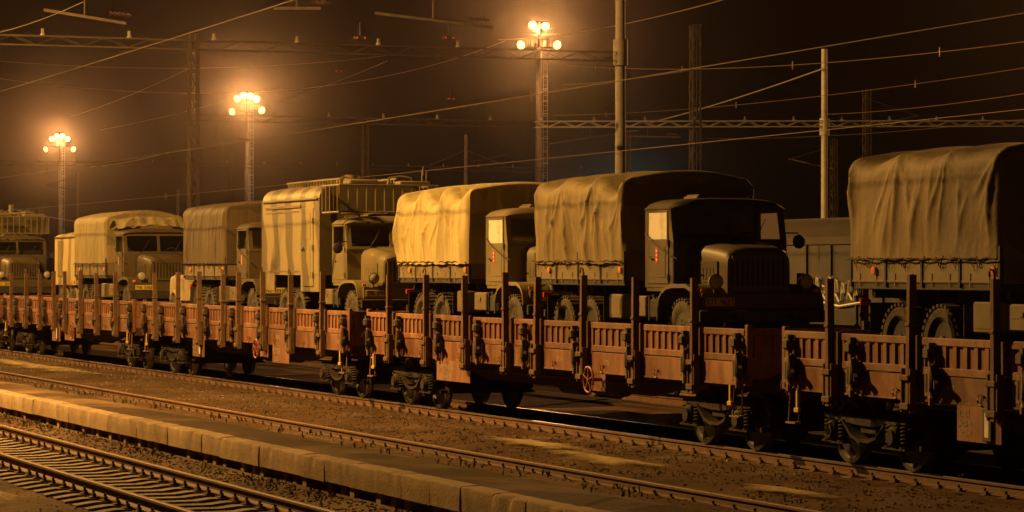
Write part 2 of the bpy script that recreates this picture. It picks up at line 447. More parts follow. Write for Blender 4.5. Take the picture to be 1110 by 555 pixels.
stone_field('track_ballast', 'loose ballast stones around the nearest track below the platform edge',
            [(-62, -27, 8.0, 10.8, 12000, 0.015, 0.036), (-62, -27, 6.5, 8.0, 900, 0.012, 0.03), (-80, -62, 7.8, 10.8, 2500, 0.03, 0.055)], 3)
stone_field('loose_gravel', 'scattered gravel on the ground strip beside the loaded train',
            [(-100, -30, 15.3, 18.9, 3500, 0.015, 0.035), (-60, -30, 15.3, 18.9, 1500, 0.015, 0.03), (-70, -30, 12.6, 15.0, 1600, 0.015, 0.03), (-90, -30, 19.3, 20.6, 2500, 0.025, 0.05)], 4)


# pale patches with ragged, feathered edges laid over the ground
M_pale_ground = mat('pale_ground', (0.30, 0.23, 0.13), (0.40, 0.31, 0.17), 2.0, 0.95, bump=0.6, bscale=12, c3=(0.22, 0.165, 0.10), s3=1.3, world_space=True, spec=0.1)
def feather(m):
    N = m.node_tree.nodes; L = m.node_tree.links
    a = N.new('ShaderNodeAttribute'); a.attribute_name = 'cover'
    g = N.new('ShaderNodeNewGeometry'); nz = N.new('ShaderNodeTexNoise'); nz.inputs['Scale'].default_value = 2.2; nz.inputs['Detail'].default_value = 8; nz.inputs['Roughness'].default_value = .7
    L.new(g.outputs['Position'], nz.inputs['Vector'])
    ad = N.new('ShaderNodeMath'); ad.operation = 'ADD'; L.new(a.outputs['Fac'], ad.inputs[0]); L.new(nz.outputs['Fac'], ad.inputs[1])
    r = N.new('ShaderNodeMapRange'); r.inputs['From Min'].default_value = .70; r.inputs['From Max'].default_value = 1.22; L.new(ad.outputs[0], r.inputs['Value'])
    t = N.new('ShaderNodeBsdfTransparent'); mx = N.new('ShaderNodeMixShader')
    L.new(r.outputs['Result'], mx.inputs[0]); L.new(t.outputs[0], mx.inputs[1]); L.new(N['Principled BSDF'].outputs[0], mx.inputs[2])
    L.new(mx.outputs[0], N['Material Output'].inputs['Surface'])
feather(M_pale_ground)
def pale_patch(cx, cy, rx, ry, seed, label):
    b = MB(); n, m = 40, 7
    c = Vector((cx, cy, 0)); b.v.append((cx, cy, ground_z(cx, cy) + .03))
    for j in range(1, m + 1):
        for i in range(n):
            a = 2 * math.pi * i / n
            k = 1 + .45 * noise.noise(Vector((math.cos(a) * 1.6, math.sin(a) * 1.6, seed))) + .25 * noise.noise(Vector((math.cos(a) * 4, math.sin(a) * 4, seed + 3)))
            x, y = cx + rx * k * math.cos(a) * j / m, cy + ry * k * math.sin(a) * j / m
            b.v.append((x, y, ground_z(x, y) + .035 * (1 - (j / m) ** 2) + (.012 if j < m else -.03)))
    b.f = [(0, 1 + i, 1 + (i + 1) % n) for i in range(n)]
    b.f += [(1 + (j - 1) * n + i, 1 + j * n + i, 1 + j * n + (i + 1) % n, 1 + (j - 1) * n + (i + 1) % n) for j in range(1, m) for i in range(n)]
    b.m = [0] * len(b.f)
    o = b.build('pale_patch', M_pale_ground, smooth=80)
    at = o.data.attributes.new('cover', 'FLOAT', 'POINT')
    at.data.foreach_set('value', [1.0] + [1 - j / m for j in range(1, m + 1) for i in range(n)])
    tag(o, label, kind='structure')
pale_patch(-83.5, 17.3, 11, .9, 1, 'bright pale strip beside the far left wagon')
pale_patch(-43.6, 17.1, 2.8, .6, 2, 'small pale patch beside the middle wagon')
pale_patch(-39.9, 16.8, 3.0, .55, 3, 'long pale patch in front of the gap between wagons')
pale_patch(-39.5, 7.25, 3.2, .45, 7, 'pale sand patch in the bottom left corner')
pale_patch(-33.0, 16.4, 2, .3, 6, 'narrow sand streak near the right edge')

# ------------------------------------------------------------------ tracks
def rail_mesh(x0, x1, top):
    prof = [(-.07, -.16), (.07, -.16), (.07, -.145), (.012, -.12), (.012, -.045), (.036, -.035), (.036, -.008), (.026, 0), (-.026, 0), (-.036, -.008), (-.036, -.035), (-.012, -.045), (-.012, -.12), (-.07, -.145)]
    b = MB(); n = len(prof)
    xs = [x0 + (x1 - x0) * i / 30 for i in range(31)]
    for x in xs: b.v += [(x, y, z) for y, z in prof]
    for i in range(30):
        for k in range(n):
            l = (k + 1) % n
            b.f.append((i * n + k, i * n + l, (i + 1) * n + l, (i + 1) * n + k)); b.m.append(1 if k in (6, 7, 8) else 0)
    b.f += [tuple(range(n)), tuple(range(31 * n - 1, 30 * n - 1, -1))]; b.m += [0, 0]
    return b.mesh('rail', [M_rail, top])

def sleeper_mesh():
    b = MB()
    b.prism_x([(-1.25, -.34), (1.25, -.34), (1.25, -.21), (1.0, -.175), (.5, -.175), (.3, -.20), (-.3, -.20), (-.5, -.175), (-1.0, -.175), (-1.25, -.21)], -.13, .13)
    for s in (-1, 1):
        b.mi = 1
        b.box(-.085, .085, s * .7525 - .16, s * .7525 + .16, -.176, -.158)
        for t in (-1, 1):
            y = s * .7525 + t * .10
            b.box(-.05, .05, y - .022, y + .022, -.16, -.115)
            b.cyl((0, y, -.115), (0, y, -.075), .018, n=6)
        b.mi = 0
    return b.mesh('sleeper', [M_sleeper, M_rail])
SLEEPER = sleeper_mesh()

def track(y, x0, x1, label, top, sl0=None, sl1=None, step=0.6):
    t = thing('railway_track', label, 'railway track', (0, y, 0))
    rm = rail_mesh(x0, x1, top)
    for s in (-1, 1): link('rail', rm, t, (0, s * .7525, 0))
    if sl0 is not None:
        n = int((sl1 - sl0) / step)
        for i in range(n):
            link('sleeper', SLEEPER, t, (sl0 + i * step + rnd.uniform(-.02, .02), rnd.uniform(-.02, .02), 0), (0, 0, rnd.uniform(-.01, .01)))
    return t
track(Y_NEAR, -130, -8, 'nearest railway track with bare sleepers in the lower left corner', M_railtop_dull, -90, -26)
track(Y_MID, -260, -8, 'empty railway track between the low platform and the loaded train', M_railtop_dull, -100, -24)
track(Y_TRAIN, -330, 20, 'railway track under the loaded flat wagons', M_railtop, -112, -24)
track(26.2, -330, 20, 'railway track carrying the grey covered wagon behind the trucks', M_railtop)
track(31.4, -330, 20, 'empty railway track two rows behind the loaded train', M_railtop)

# ------------------------------------------------------------------ platform with concrete edge blocks
plat = empty('platform', (0, 0, 0))
tag(plat, 'low sandy platform with a concrete block edge', kind='structure')
pb = MB()
def plat_pt(u, v):
    x = -130 + 110 * u; y = EDGE_Y + 0.22 + (PLAT_FAR - EDGE_Y - 0.22) * v
    return (x, y, PLAT_Z - 0.012 + 0.02 * noise.noise(Vector((x * 1.3, y * 2, 0))) - (0.10 * max(0, v - .55) / .45))
pb.grid(plat_pt, 260, 8)
pb.build('platform_surface', M_platform, plat, smooth=80)
fb = MB(); fb.box(-130, -20, PLAT_FAR - 0.06, PLAT_FAR, -0.45, PLAT_Z - 0.14)
fb.build('platform_back_edge', M_conc_dark, plat)
blocks = []
for k in range(7):
    b = MB(); r2 = random.Random(k)
    nseg = 12
    base = [(0, .075), (0, .2), (0, PLAT_Z - .03), (.008, PLAT_Z - .008), (.03, PLAT_Z), (.12, PLAT_Z), (.24, PLAT_Z), (.24, .075)]
    for i in range(nseg + 1):
        u = i / nseg; x = .0015 + .997 * u
        chip = max(0, noise.noise(Vector((x * 5, k * 3.1, 2))) - .12) * .07 + (.012 * r2.random() if i in (0, nseg) else 0)
        for q, (y, z) in enumerate(base):
            wv = chip if q in (2, 3, 4) else 0
            b.v.append((x, y + wv * .8 + .004 * noise.noise(Vector((x * 6, z * 9, k))), z - wv * (1 if q > 2 else .4) + (.005 * noise.noise(Vector((x * 4, y * 9, k + 5))) if q > 2 else 0)))
    n8 = len(base)
    b.f = [(i * n8 + q, (i + 1) * n8 + q, (i + 1) * n8 + (q + 1) % n8, i * n8 + (q + 1) % n8) for i in range(nseg) for q in range(n8)]
    b.f += [tuple(range(n8)), tuple(range((nseg + 1) * n8 - 1, nseg * n8 - 1, -1))]
    b.m = [0] * len(b.f)
    blocks.append(b.mesh('edge_block', M_concrete, 50))
supp = MB(); supp.bbox(-.09, .09, .02, .15, -.36, .085, .01); supp = supp.mesh('block_support', M_concrete)
back = MB(); back.box(-130, -20, EDGE_Y + .16, EDGE_Y + .2, -.4, .07)
back.build('platform_footing', M_conc_dark, plat)
for i in range(78):
    x = -98 + i
    o = link('edge_block', blocks[rnd.randrange(7)], plat, (x, EDGE_Y + rnd.uniform(-.008, .008), rnd.uniform(-.006, .006)), (rnd.uniform(-.01, .01), 0, rnd.uniform(-.006, .006)))
    if i > 20 and rnd.random() < .8:
        link('block_support', supp, plat, (x + .03, EDGE_Y + .03 + rnd.uniform(-.02, .02), rnd.uniform(-.03, 0)))
        if i % 2: link('block_support', supp, plat, (x + .53, EDGE_Y + .05 + rnd.uniform(-.02, .02), -.02))

# dry weeds along the platform foot and between the tracks
M_weed = mat('dry_weed', (0.10, 0.085, 0.03), (0.17, 0.13, 0.055), 3, 0.8, world_space=True)
def weeds(name, label, spots, seed):
    r = random.Random(seed); b = MB()
    for (x0, x1, y0, y1, n, hgt) in spots:
        for _ in range(n):
            x, y = r.uniform(x0, x1), r.uniform(y0, y1)
            if noise.noise(Vector((x * .5, y * 1.3, seed))) < .02: continue
            z = (PLAT_Z - .02 if EDGE_Y + .22 < y < PLAT_FAR else ground_z(x, y)) - .01
            for k in range(r.randint(3, 7)):
                a = r.random() * 6.28; l = hgt * r.uniform(.4, 1); lean = r.uniform(.1, .6) * l; w = .008
                dx, dy = math.cos(a), math.sin(a)
                b.add([(x - dy * w, y + dx * w, z), (x + dy * w, y - dx * w, z), (x + dx * lean * .5 + dy * w * .6, y + dy * lean * .5 - dx * w * .6, z + l * .65), (x + dx * lean, y + dy * lean, z + l), (x + dx * lean * .5 - dy * w * .6, y + dy * lean * .5 + dx * w * .6, z + l * .65)], [(0, 1, 2, 3, 4)])
    tag(b.build(name, M_weed), label, 'weeds', kind='stuff')
weeds('weeds', 'sparse dry weeds along the platform foot and between the tracks', [(-75, -28, 10.45, 10.85, 500, .12), (-75, -28, 12.0, 13.2, 700, .09), (-85, -30, 15.5, 18.6, 900, .08), (-50, -30, 6.4, 7.6, 300, .12)], 3)
M_palestone = mat('pale_stone', (0.30, 0.25, 0.19), (0.42, 0.36, 0.28), 3, 0.9, world_space=True)
pale = stone_field('pale_gravel', 'few paler stones lying among the gravel', [(-95, -30, 15.4, 18.8, 420, .015, .035), (-60, -28, 8.0, 10.7, 260, .02, .04)], 9)
pale.data.materials[0] = M_palestone

# ------------------------------------------------------------------ low-sided flat wagons
BAYS = [0.0, 1.62, 3.86, 6.07, 8.2, 9.65, 11.78, 13.98, 16.25, 18.0]
HW = 1.40                # half width to the face of the sides
Z_TOP, Z_MID, Z_LOW, DECK = 1.86, 1.43, 1.02, 1.30

def drop_side_mesh(L):
    """ribbed drop side, x 0..L, outer face at y=0 looking to -y"""
    b = MB()
    b.box(0.02, L - .02, .030, .050, Z_MID + .02, Z_TOP - .03)
    b.bbox(0, L, -.012, .062, Z_TOP - .105, Z_TOP, .012)
    b.bbox(0, L, -.004, .058, Z_MID - .055, Z_MID + .05, .01)
    n = max(3, int(round(L / .26)))
    for i in range(n + 1):
        x = .03 + (L - .06) * i / n
        w = .045 if 0 < i < n else .035
        b.prism_y([(x - w, Z_MID + .05), (x + w, Z_MID + .05), (x + w, Z_TOP - .105), (x - w, Z_TOP - .105)], .002, .031)
    return b.mesh('drop_side', M_wagon_hi)

def sill_mesh(L):
    b = MB()
    b.bbox(0, L, .012, .060, Z_LOW, Z_MID - .065, .008)
    b.box(0, L, -.002, .02, Z_LOW, Z_LOW + .028)
    return b.mesh('side_sill', M_wagon)

def latch_mesh():
    b = MB()
    b.mi = 1
    b.bbox(-.17, -.06, -.05, .0, 1.10, 1.46, .012)              # slotted keeper plate
    b.mi = 0
    b.box(-.135, -.095, -.056, -.048, 1.16, 1.40)               # slot
    b.mi = 1
    b.bbox(-.03, .03, -.075, -.005, .98, 1.66, .012)            # upright bar
    b.mi = 0
    b.bbox(-.085, .10, -.13, .0, 1.58, 1.74, .03)               # knuckle on top
    b.box(-.02, .06, -.10, -.01, 1.70, 1.80)
    b.tube([(.10, -.06, 1.50), (.15, -.10, 1.49), (.17, -.12, 1.36), (.16, -.12, 1.20), (.12, -.11, 1.12), (.08, -.06, 1.14)], .042, 7)
    b.bbox(.06, .17, -.09, -.01, 1.14, 1.50, .02)
    b.bar((.17, -.08, 1.30), (.34, -.16, 1.24), .05, .09)       # lever that throws the pointed shadow
    return b.mesh('latch', [M_latch, M_latch_worn], 40)

def ring_mesh():
    b = MB()
    b.tube([(.07 * math.cos(t), -.025, .07 * math.sin(t)) for t in [2 * math.pi * i / 10 for i in range(9)]], .012, 5)
    return b.mesh('tie_ring', M_redwheel, 60)

def stake_mesh(hook):
    b = MB()
    # channel section standing in its pocket, open to the wagon
    b.prism_y([(-.047, .90), (.047, .90), (.037, 2.66), (-.037, 2.66)], -.085, -.068)
    for s in (-1, 1):
        b.prism_y([(s * .047, .90), (s * .034, .90), (s * .026, 2.66), (s * .037, 2.66)], -.068, .02)
    b.bbox(-.06, .06, -.10, .03, 1.98, 2.03, .01)
    if hook:
        b.tube([(0, -.04, 2.64), (0, -.04, 2.72), (-.02, -.05, 2.77), (-.06, -.06, 2.78), (-.09, -.06, 2.74), (-.09, -.06, 2.69)], .016, 6)
    return b.mesh('stake', M_stake)

def pocket_mesh():
    b = MB()
    b.bbox(-.12, .12, -.13, .01, .90, .99, .012)
    b.bbox(-.12, .12, -.13, .01, 1.28, 1.36, .012)
    for s in (-1, 1): b.bbox(s * .115 - .02, s * .115 + .02, -.10, .01, .86, 1.44, .008)
    b.box(-.10, .26, .03, .05, Z_LOW, Z_TOP - .02)       # recessed back plate between two sides
    b.bbox(.14, .20, -.03, .03, 1.42, Z_TOP + .02, .01)  # hinge post of the next side
    return b.mesh('stake_pocket', M_stake)

def wheel_mesh():
    b = MB()
    b.lathe([(.05, -.09), (.12, -.09), (.13, -.06), (.36, -.03), (.39, -.062), (.455, -.062)], n=28, caps=False)
    b.mi = 1
    b.lathe([(.455, -.062), (.46, .03)], n=28, caps=False)
    b.mi = 0
    b.lathe([(.46, .03), (.488, .045), (.488, .07), (.39, .07), (.36, .03), (.13, .06), (.05, .06)], n=28, caps=False)
    return b.mesh('wheel', [M_wheel, M_tread], 40)

def axle_mesh():
    b = MB(); b.cyl((0, -.95, 0), (0, .95, 0), .075, n=10); return b.mesh('axle', M_wheel, 40)

def box_spring_mesh(side):
    """axle box with its two coil springs, at y = 0 looking to -y"""
    b = MB()
    b.bbox(-.12, .12, -.10, .12, -.13, .15, .03)
    b.cyl((0, -.14, 0), (0, -.10, 0), .10, .115, n=12)
    for s in (-1, 1):
        pts = [(s * .21 + .062 * math.cos(t), .0 + .062 * math.sin(t), -.11 + .26 * t / (2 * math.pi * 5)) for t in [2 * math.pi * i / 10 for i in range(51)]]
        b.tube(pts, .018, 5)
        b.cyl((s * .21, 0, -.12), (s * .21, 0, -.145), .09, n=12)
    b.bar((-.32, 0, -.155), (.32, 0, -.155), .16, .025)
    return b.mesh('axle_box', M_bogie, 50)

def bogie_frame_mesh():
    b = MB()
    for s in (-1, 1):
        pts_top = [(-1.22, .74), (-.55, .76), (-.3, .70), (.3, .70), (.55, .76), (1.22, .74)]
        pts_bot = [(1.22, .66), (.68, .62), (.42, .60), (.18, .58), (-.18, .58), (-.42, .60), (-.68, .62), (-1.22, .66)]
        b.prism_y(pts_top + pts_bot, s * 1.0 - .05, s * 1.0 + .05)
        b.prism_y([(x, z) for x, z in [(-.62, .64), (-.36, .46), (-.16, .40), (.16, .40), (.36, .46), (.62, .64), (.60, .60), (.36, .41), (.16, .35), (-.16, .35), (-.36, .41), (-.60, .60)]], s * 1.0 - .09, s * 1.0 + .09)
    b.bbox(-.25, .25, -1.0, 1.0, .45, .72, .03)
    b.bbox(-1.2, -1.12, -1.0, 1.0, .56, .72, .02)
    b.bbox(1.12, 1.2, -1.0, 1.0, .56, .72, .02)
    b.cyl((0, 0, .72), (0, 0, .92), .3, n=16)
    for s in (-1, 1): b.cyl((0, s * .85, .72), (0, s * .85, .93), .1, n=10)
    # brake rigging
    for x in (-.40, .40, -1.38, 1.38):
        b.bar((x, -.95, .34), (x, .95, .34), .05, .07)
        for s in (-1, 1):
            b.bar((x, s * .75, .30), (x * 1.0, s * .75, .66), .05, .03)
            b.bbox(x - .06, x + .06, s * .75 - .05, s * .75 + .05, .30, .55, .02)
    return b.mesh('bogie', M_bogie, 40)

def make_bogie(parent, x):
    o = link('bogie', cached('bogie', bogie_frame_mesh), parent, (x, 0, 0))
    for a in (-.9, .9):
        link('axle', cached('axle', axle_mesh), o, (a, 0, .46))
        for s in (-1, 1):
            w = link('wheel', cached('wwheel', wheel_mesh), o, (a, s * .75, .46), (0, 0, 0 if s < 0 else math.pi))
            link('axle_box', cached('abox', lambda: box_spring_mesh(1)), o, (a, s * 1.02, .47), (0, 0, 0 if s < 0 else math.pi))
    return o

def underframe_mesh():
    b = MB()
    for s in (-1, 1):
        b.bbox(.1, 17.9, s * .72 - .06, s * .72 + .06, .93, 1.22, .02)
        # fish-belly trussing
        b.prism_y([(3.4, .94), (5.4, .66), (13.1, .66), (15.1, .94)], s * .72 - .05, s * .72 + .05)
        b.bbox(.1, 17.9, s * 1.24 - .05, s * 1.24 + .05, 1.02, 1.24, .02)
    b.bbox(.02, .16, -1.33, 1.33, .92, 1.24, .02)
    b.bbox(17.84, 17.98, -1.33, 1.33, .92, 1.24, .02)
    for i in range(10):
        x = .9 + i * 1.855
        b.box(x - .05, x + .05, -1.3, 1.3, 1.06, 1.22)
    # brake cylinder, reservoir, pipes
    b.cyl((8.2, -.3, .70), (9.1, -.3, .70), .19, n=14)
    b.cyl((9.8, -.35, .72), (11.0, -.35, .72), .17, n=14)
    b.tube([(.3, -1.0, 1.0), (6, -.98, .86), (12, -.98, .86), (17.7, -1.0, 1.0)], .025, 6)
    b.bar((4.0, .0, .62), (14.5, .0, .62), .04, .04)
    return b.mesh('underframe', M_under, 40)

def end_mesh():
    b = MB()
    b.box(-.02, .02, -1.33, 1.33, Z_MID + .02, Z_TOP - .03)
    b.bbox(-.03, .035, -1.36, 1.36, Z_TOP - .10, Z_TOP, .01)
    b.bbox(-.03, .035, -1.36, 1.36, Z_LOW + .1, Z_MID + .03, .01)
    for i in range(9):
        y = -1.25 + i * .3125
        b.bbox(-.05, .0, y - .04, y + .04, Z_MID, Z_TOP - .1, .006)
    for s in (-1, 1): b.bbox(-.05, .05, s * 1.36 - .04, s * 1.36 + .04, Z_LOW, Z_TOP + .06, .01)
    return b.mesh('end_board', M_wagon)

def buffer_mesh():
    b = MB()
    b.lathe([(.16, 0), (.16, .04), (.11, .06), (.10, .32), (.075, .33), (.075, .50), (.23, .52), (.23, .55), (.15, .565)], axis='x', n=18)
    return b.mesh('buffer', M_under, 40)

def coupling_mesh():
    b = MB()
    b.bar((0, 0, 1.02), (.35, 0, 1.02), .07, .12)
    b.tube([(.33, 0, 1.05), (.42, 0, 1.04), (.44, 0, .94), (.38, 0, .90)], .035, 6)
    for s in (-1, 1): b.tube([(.35, s * .06, 1.0), (.5, s * .06, .72), (.52, 0, .66)], .022, 5)
    return b.mesh('coupling', M_latch, 40)
def hose_mesh():
    b = MB(); b.tube([(.02, .45, .95), (.25, .45, .85), (.42, .42, .6), (.55, .4, .55)], .03, 6)
    return b.mesh('brake_hose', M_latch, 40)

def handwheel_mesh():
    b = MB()
    b.tube([(.21 * math.cos(t), -.18, .21 * math.sin(t)) for t in [2 * math.pi * i / 20 for i in range(20)]], .02, 6, closed=True)
    for k in range(5):
        t = 2 * math.pi * k / 5 + .3
        b.bar((0, -.18, 0), (.21 * math.cos(t), -.18, .21 * math.sin(t)), .025, .02)
    b.cyl((0, -.2, 0), (0, .1, 0), .03, n=8)
    return b.mesh('brake_wheel', M_redwheel, 40)

SEG = {'0': 'abcdef', '1': 'bc', '2': 'abged', '3': 'abgcd', '4': 'fgbc', '5': 'afgcd', '6': 'afgedc', '7': 'abc', '8': 'abcdefg', '9': 'abcdfg', 'A': 'abcefg', 'E': 'afged', 'H': 'bcefg', 'L': 'fed', 'P': 'abefg', 'U': 'bcdef', 'S': 'afgcd', '-': 'g', ' ': ''}
def lettering(text, h, y, x0, z0, b=None, w=None, t=None):
    """flat stencilled figures on a plane facing -y"""
    b = b or MB(); w = w or h * .5; t = t or h * .17
    for ch in text:
        for s in SEG.get(ch, ''):
            if s == 'a': q = (0, w, h - t, h)
            elif s == 'd': q = (0, w, 0, t)
            elif s == 'g': q = (0, w, h / 2 - t / 2, h / 2 + t / 2)
            elif s == 'b': q = (w - t, w, h / 2, h)
            elif s == 'c': q = (w - t, w, 0, h / 2)
            elif s == 'f': q = (0, t, h / 2, h)
            else: q = (0, t, 0, h / 2)
            b.add([(x0 + q[0], y, z0 + q[2]), (x0 + q[1], y, z0 + q[2]), (x0 + q[1], y, z0 + q[3]), (x0 + q[0], y, z0 + q[3])], [(0, 1, 2, 3)])
        x0 += w * 1.45
    return b

def plate_mesh(w, h):
    b = MB(); b.bbox(0, w, -.012, .012, Z_LOW - h, Z_LOW - .003, .005); return b.mesh('data_plate', M_wagon_hi)

def ticket_mesh():
    b = MB()
    b.mi = 0
    b.bbox(-.11, .11, -.035, 0, -.21, .21, .01)
    b.mi = 1
    b.box(-.045, .055, -.040, -.034, -.16, .15)
    return b.mesh('ticket_holder', [M_latch, M_white])

def step_mesh():
    b = MB()
    for s in (-1, 1): b.tube([(s * .14, 0, 1.0), (s * .16, -.02, .62), (s * .13, -.03, .56)], .016, 6)
    b.bar((-.16, -.03, .56), (.16, -.03, .56), .10, .025)
    return b.mesh('shunter_step', M_latch_worn, 40)

def grab_mesh():
    b = MB(); b.bbox(-.03, .03, -.04, -.015, .74, 1.0, .008); b.bbox(-.075, .075, -.05, -.005, .69, .76, .01)
    return b.mesh('lamp_bracket', M_yellow)

def ticket_plate(t, ticket_x, rr):
    p2 = link('data_plate', cached(('plate', 1.1), lambda: plate_mesh(1.1, .46)), t, (ticket_x, -HW + .012, 0))
    link('ticket_holder', cached('ticket', ticket_mesh), p2, (.80, -.014, Z_LOW - .22))
    tb = MB()
    for k in range(3): lettering(''.join(rr.choice('0123456789-') for _ in range(6)), .075, -.0155, .06, Z_LOW - .15 - k * .12, tb)
    tb.build('lettering', M_chalk, p2)

def make_wagon(s0, label, plate_x, plate_w, ticket_x, wheel_x, seed, full=True):
    rr = random.Random(seed)
    t = thing('flat_wagon', label, 'flat wagon', (-s0, Y_TRAIN, 0), 'brown flat wagons of the train')
    link('underframe', cached('under', underframe_mesh), t)
    d = cached('deck', lambda: MB().box(.17, 17.83, -1.34, 1.34, 1.245, DECK).mesh('deck', M_deck))
    link('deck', d, t)
    for x in (0.03, 17.97): link('end_board', cached('end', end_mesh), t, (x, 0, 0), (0, 0, 0 if x < 5 else math.pi))
    for x, rz in ((1.85, 0), (16.15, 0)): make_bogie(t, x)
    for s in (-1, 1):
        rz = 0 if s < 0 else math.pi
        for x in (0.02, 17.98): link('buffer', cached('buffer', buffer_mesh), t, (x, s * .875, 1.03), (0, 0, math.pi if x < 5 else 0))
        for i in range(9):
            x0 = BAYS[i] + (.24 if i else .07)
            x1 = BAYS[i + 1] - (.03 if i < 8 else .07)
            L = round(x1 - x0, 3)
            loc = (x0, -HW, 0) if s < 0 else (x1, HW, 0)
            lean = rr.uniform(-.006, .006)
            ds = link('drop_side', cached(('ds', L), lambda: drop_side_mesh(L)), t, (loc[0], loc[1] + rr.uniform(-.008, .008), loc[2] + rr.uniform(-.006, .006)), (0, 0, rz))
            link('side_sill', cached(('sill', L), lambda: sill_mesh(L)), t, loc, (0, 0, rz))
            if s < 0:
                xl = x0 + (.22 if i == 0 else .34 if i < 4 else L * .45 if i == 4 else L - .34 if i < 8 else L - .12)
                link('latch', cached('latch', latch_mesh), t, (xl, -HW - .004, rr.uniform(-.015, .015)), (0, rr.uniform(-.05, .05), 0))
                if i not in (0, 8): link('tie_ring', cached('ring', ring_mesh), t, (x0 + L * (.78 if i < 5 else .25), -HW + .01, 1.10))
            if i:
                hook = rr.random() < .45
                link('stake', cached(('stake', hook), lambda: stake_mesh(hook)), t, (BAYS[i], s * (HW + .03), rr.uniform(-.06, .03)), (rr.uniform(-.012, .012), rr.uniform(-.022, .022), rz))
                link('stake_pocket', cached('pocket', pocket_mesh), t, (BAYS[i], s * (HW + .02), 0), (0, 0, rz))
    for x, rz in ((0.02, math.pi), (17.98, 0)):
        link('coupling', cached('coupling', coupling_mesh), t, (x, 0, 0), (0, 0, rz))
        link('brake_hose', cached('hose', hose_mesh), t, (x, 0, 0), (0, 0, rz))
    # plates, lettering and small fittings on the side towards the platform
    p = link('data_plate', cached(('plate', plate_w), lambda: plate_mesh(plate_w, .40)), t, (plate_x, -HW + .012, 0))
    tb = MB(); num = ''.join(rr.choice('0123456789') for _ in range(9))
    rows = max(4, int((plate_w - .25) / .16))
    lettering(num[:rows], .13, -.0155, .08, Z_LOW - .20, tb); lettering(num[::-1][:max(3, rows - 2)], .11, -.0155, .2, Z_LOW - .36, tb)
    tb.build('lettering', M_chalk, p)
    if ticket_x is not None: ticket_plate(t, ticket_x, rr)
    link('data_plate', cached(('plate', .62), lambda: plate_mesh(.62, .30)), t, (wheel_x - .45, -HW + .014, 0))
    link('brake_wheel', cached('hw', handwheel_mesh), t, (wheel_x, -HW - .05, .92))
    for x in (.55, 17.5): link('lamp_bracket', cached('grab', grab_mesh), t, (x, -HW - .01, .02))
    for x in (.35, 17.65): link('shunter_step', cached('step', step_mesh), t, (x, -HW + .03, 0))
    # chalked and stencilled marks on the sills
    tb = MB()
    for i in (0, 2, 3, 5, 6, 8):
        if rr.random() < .8:
            lettering(''.join(rr.choice('0123456789SUEHL') for _ in range(rr.randint(2, 5))), .09, -HW + .0105, BAYS[i] + .8 if i else .5, 1.16, tb)
    tb.build('stencil_marks', M_chalk, t)
    return t

make_wagon(114.2, 'brown flat wagon at the far left, carrying the van truck with a roof rack', 6.0, 1.5, 3.5, 12.8, 1)
make_wagon(95.05, 'brightly lit brown flat wagon carrying the pale canvas truck and box trailer', 9.4, 1.2, 7.6, 11.4, 2)
make_wagon(75.9, 'brown flat wagon under the striped van truck and the tan canvas truck', 12.3, 1.3, 5.2, 11.75, 3)
make_wagon(56.7, 'brown flat wagon carrying the two canvas trucks in the middle of the picture', 4.3, 1.85, None, 12.45, 4)
make_wagon(37.53, 'dim brown flat wagon at the right edge, carrying the nearest canvas truck', 8.0, 1.9, 5.0, 12.45, 5)

# ------------------------------------------------------------------ three-axle army trucks (x forward, front axle at x=0, z=0 on the wagon deck)
def truck_tyre(width):
    b = MB(); w = width / 2
    n = 30
    b.lathe([(.27, -w * .8), (.33, -w), (.42, -w * 1.02), (.462, -w * .82), (.468, 0), (.462, w * .82), (.42, w * 1.02), (.33, w), (.27, w * .8)], n=n * 2, closed=True)
    for k in range(n):                      # tread lugs, alternating sides
        for s in (-1, 1):
            t = 2 * math.pi * (k + (.5 if s > 0 else 0)) / n
            M = Matrix.Rotation(-t, 4, 'Y')
            b.box(-.026, .026, min(s * w * .15, s * w * 1.0), max(s * w * .15, s * w * 1.0), .455, .498, M)
    return b.mesh('tyre', M_tyre, 35)
def truck_rim(width, front):
    b = MB(); w = width / 2
    b.lathe([(.275, -w * .78), (.25, -w * .72), (.245, -w * .2), (.20, -w * (.55 if front else -.1)), (.09, -w * (.7 if front else -.2)), (.08, -w * (1.15 if front else .9)), (.03, -w * (1.2 if front else .95))], n=20)
    for k in range(6):
        t = 2 * math.pi * k / 6
        b.cyl((.15 * math.cos(t), -w * .55, .15 * math.sin(t)), (.15 * math.cos(t), -w * .85 if front else -w * .1, .15 * math.sin(t)), .018, n=6)
    return b.mesh('rim', M_rim if front else M_chassis, 40)

def truck_wheel(parent, x, y, width, front, rz):
    t = link('wheel', cached(('tyre', width), lambda: truck_tyre(width)), parent, (x, y, .485), (0, rnd.uniform(0, 6), 0) if rz == 0 else (0, rnd.uniform(0, 6), math.pi))
    link('rim', cached(('rim', width, front), lambda: truck_rim(width, front)), t)
    return t

def arc_roof(x0, x1, hw, z0, rise, p=3.2, front_round=.18):
    b = MB()
    def f(u, v):
        y = -hw + 2 * hw * v
        k = max(0, 1 - abs(v * 2 - 1) ** p) ** .5
        x = x0 + (x1 - x0) * u
        e = min(1, (x1 - x) / front_round) if front_round else 1
        e = max(0, 1 - (1 - e) ** 2) ** .5
        e2 = min(1, (x - x0) / .06); e2 = max(0, 1 - (1 - e2) ** 2) ** .5
        return (x, y, z0 + rise * k * (.35 + .65 * e) * (.6 + .4 * e2))
    b.grid(f, 14, 24)
    return b

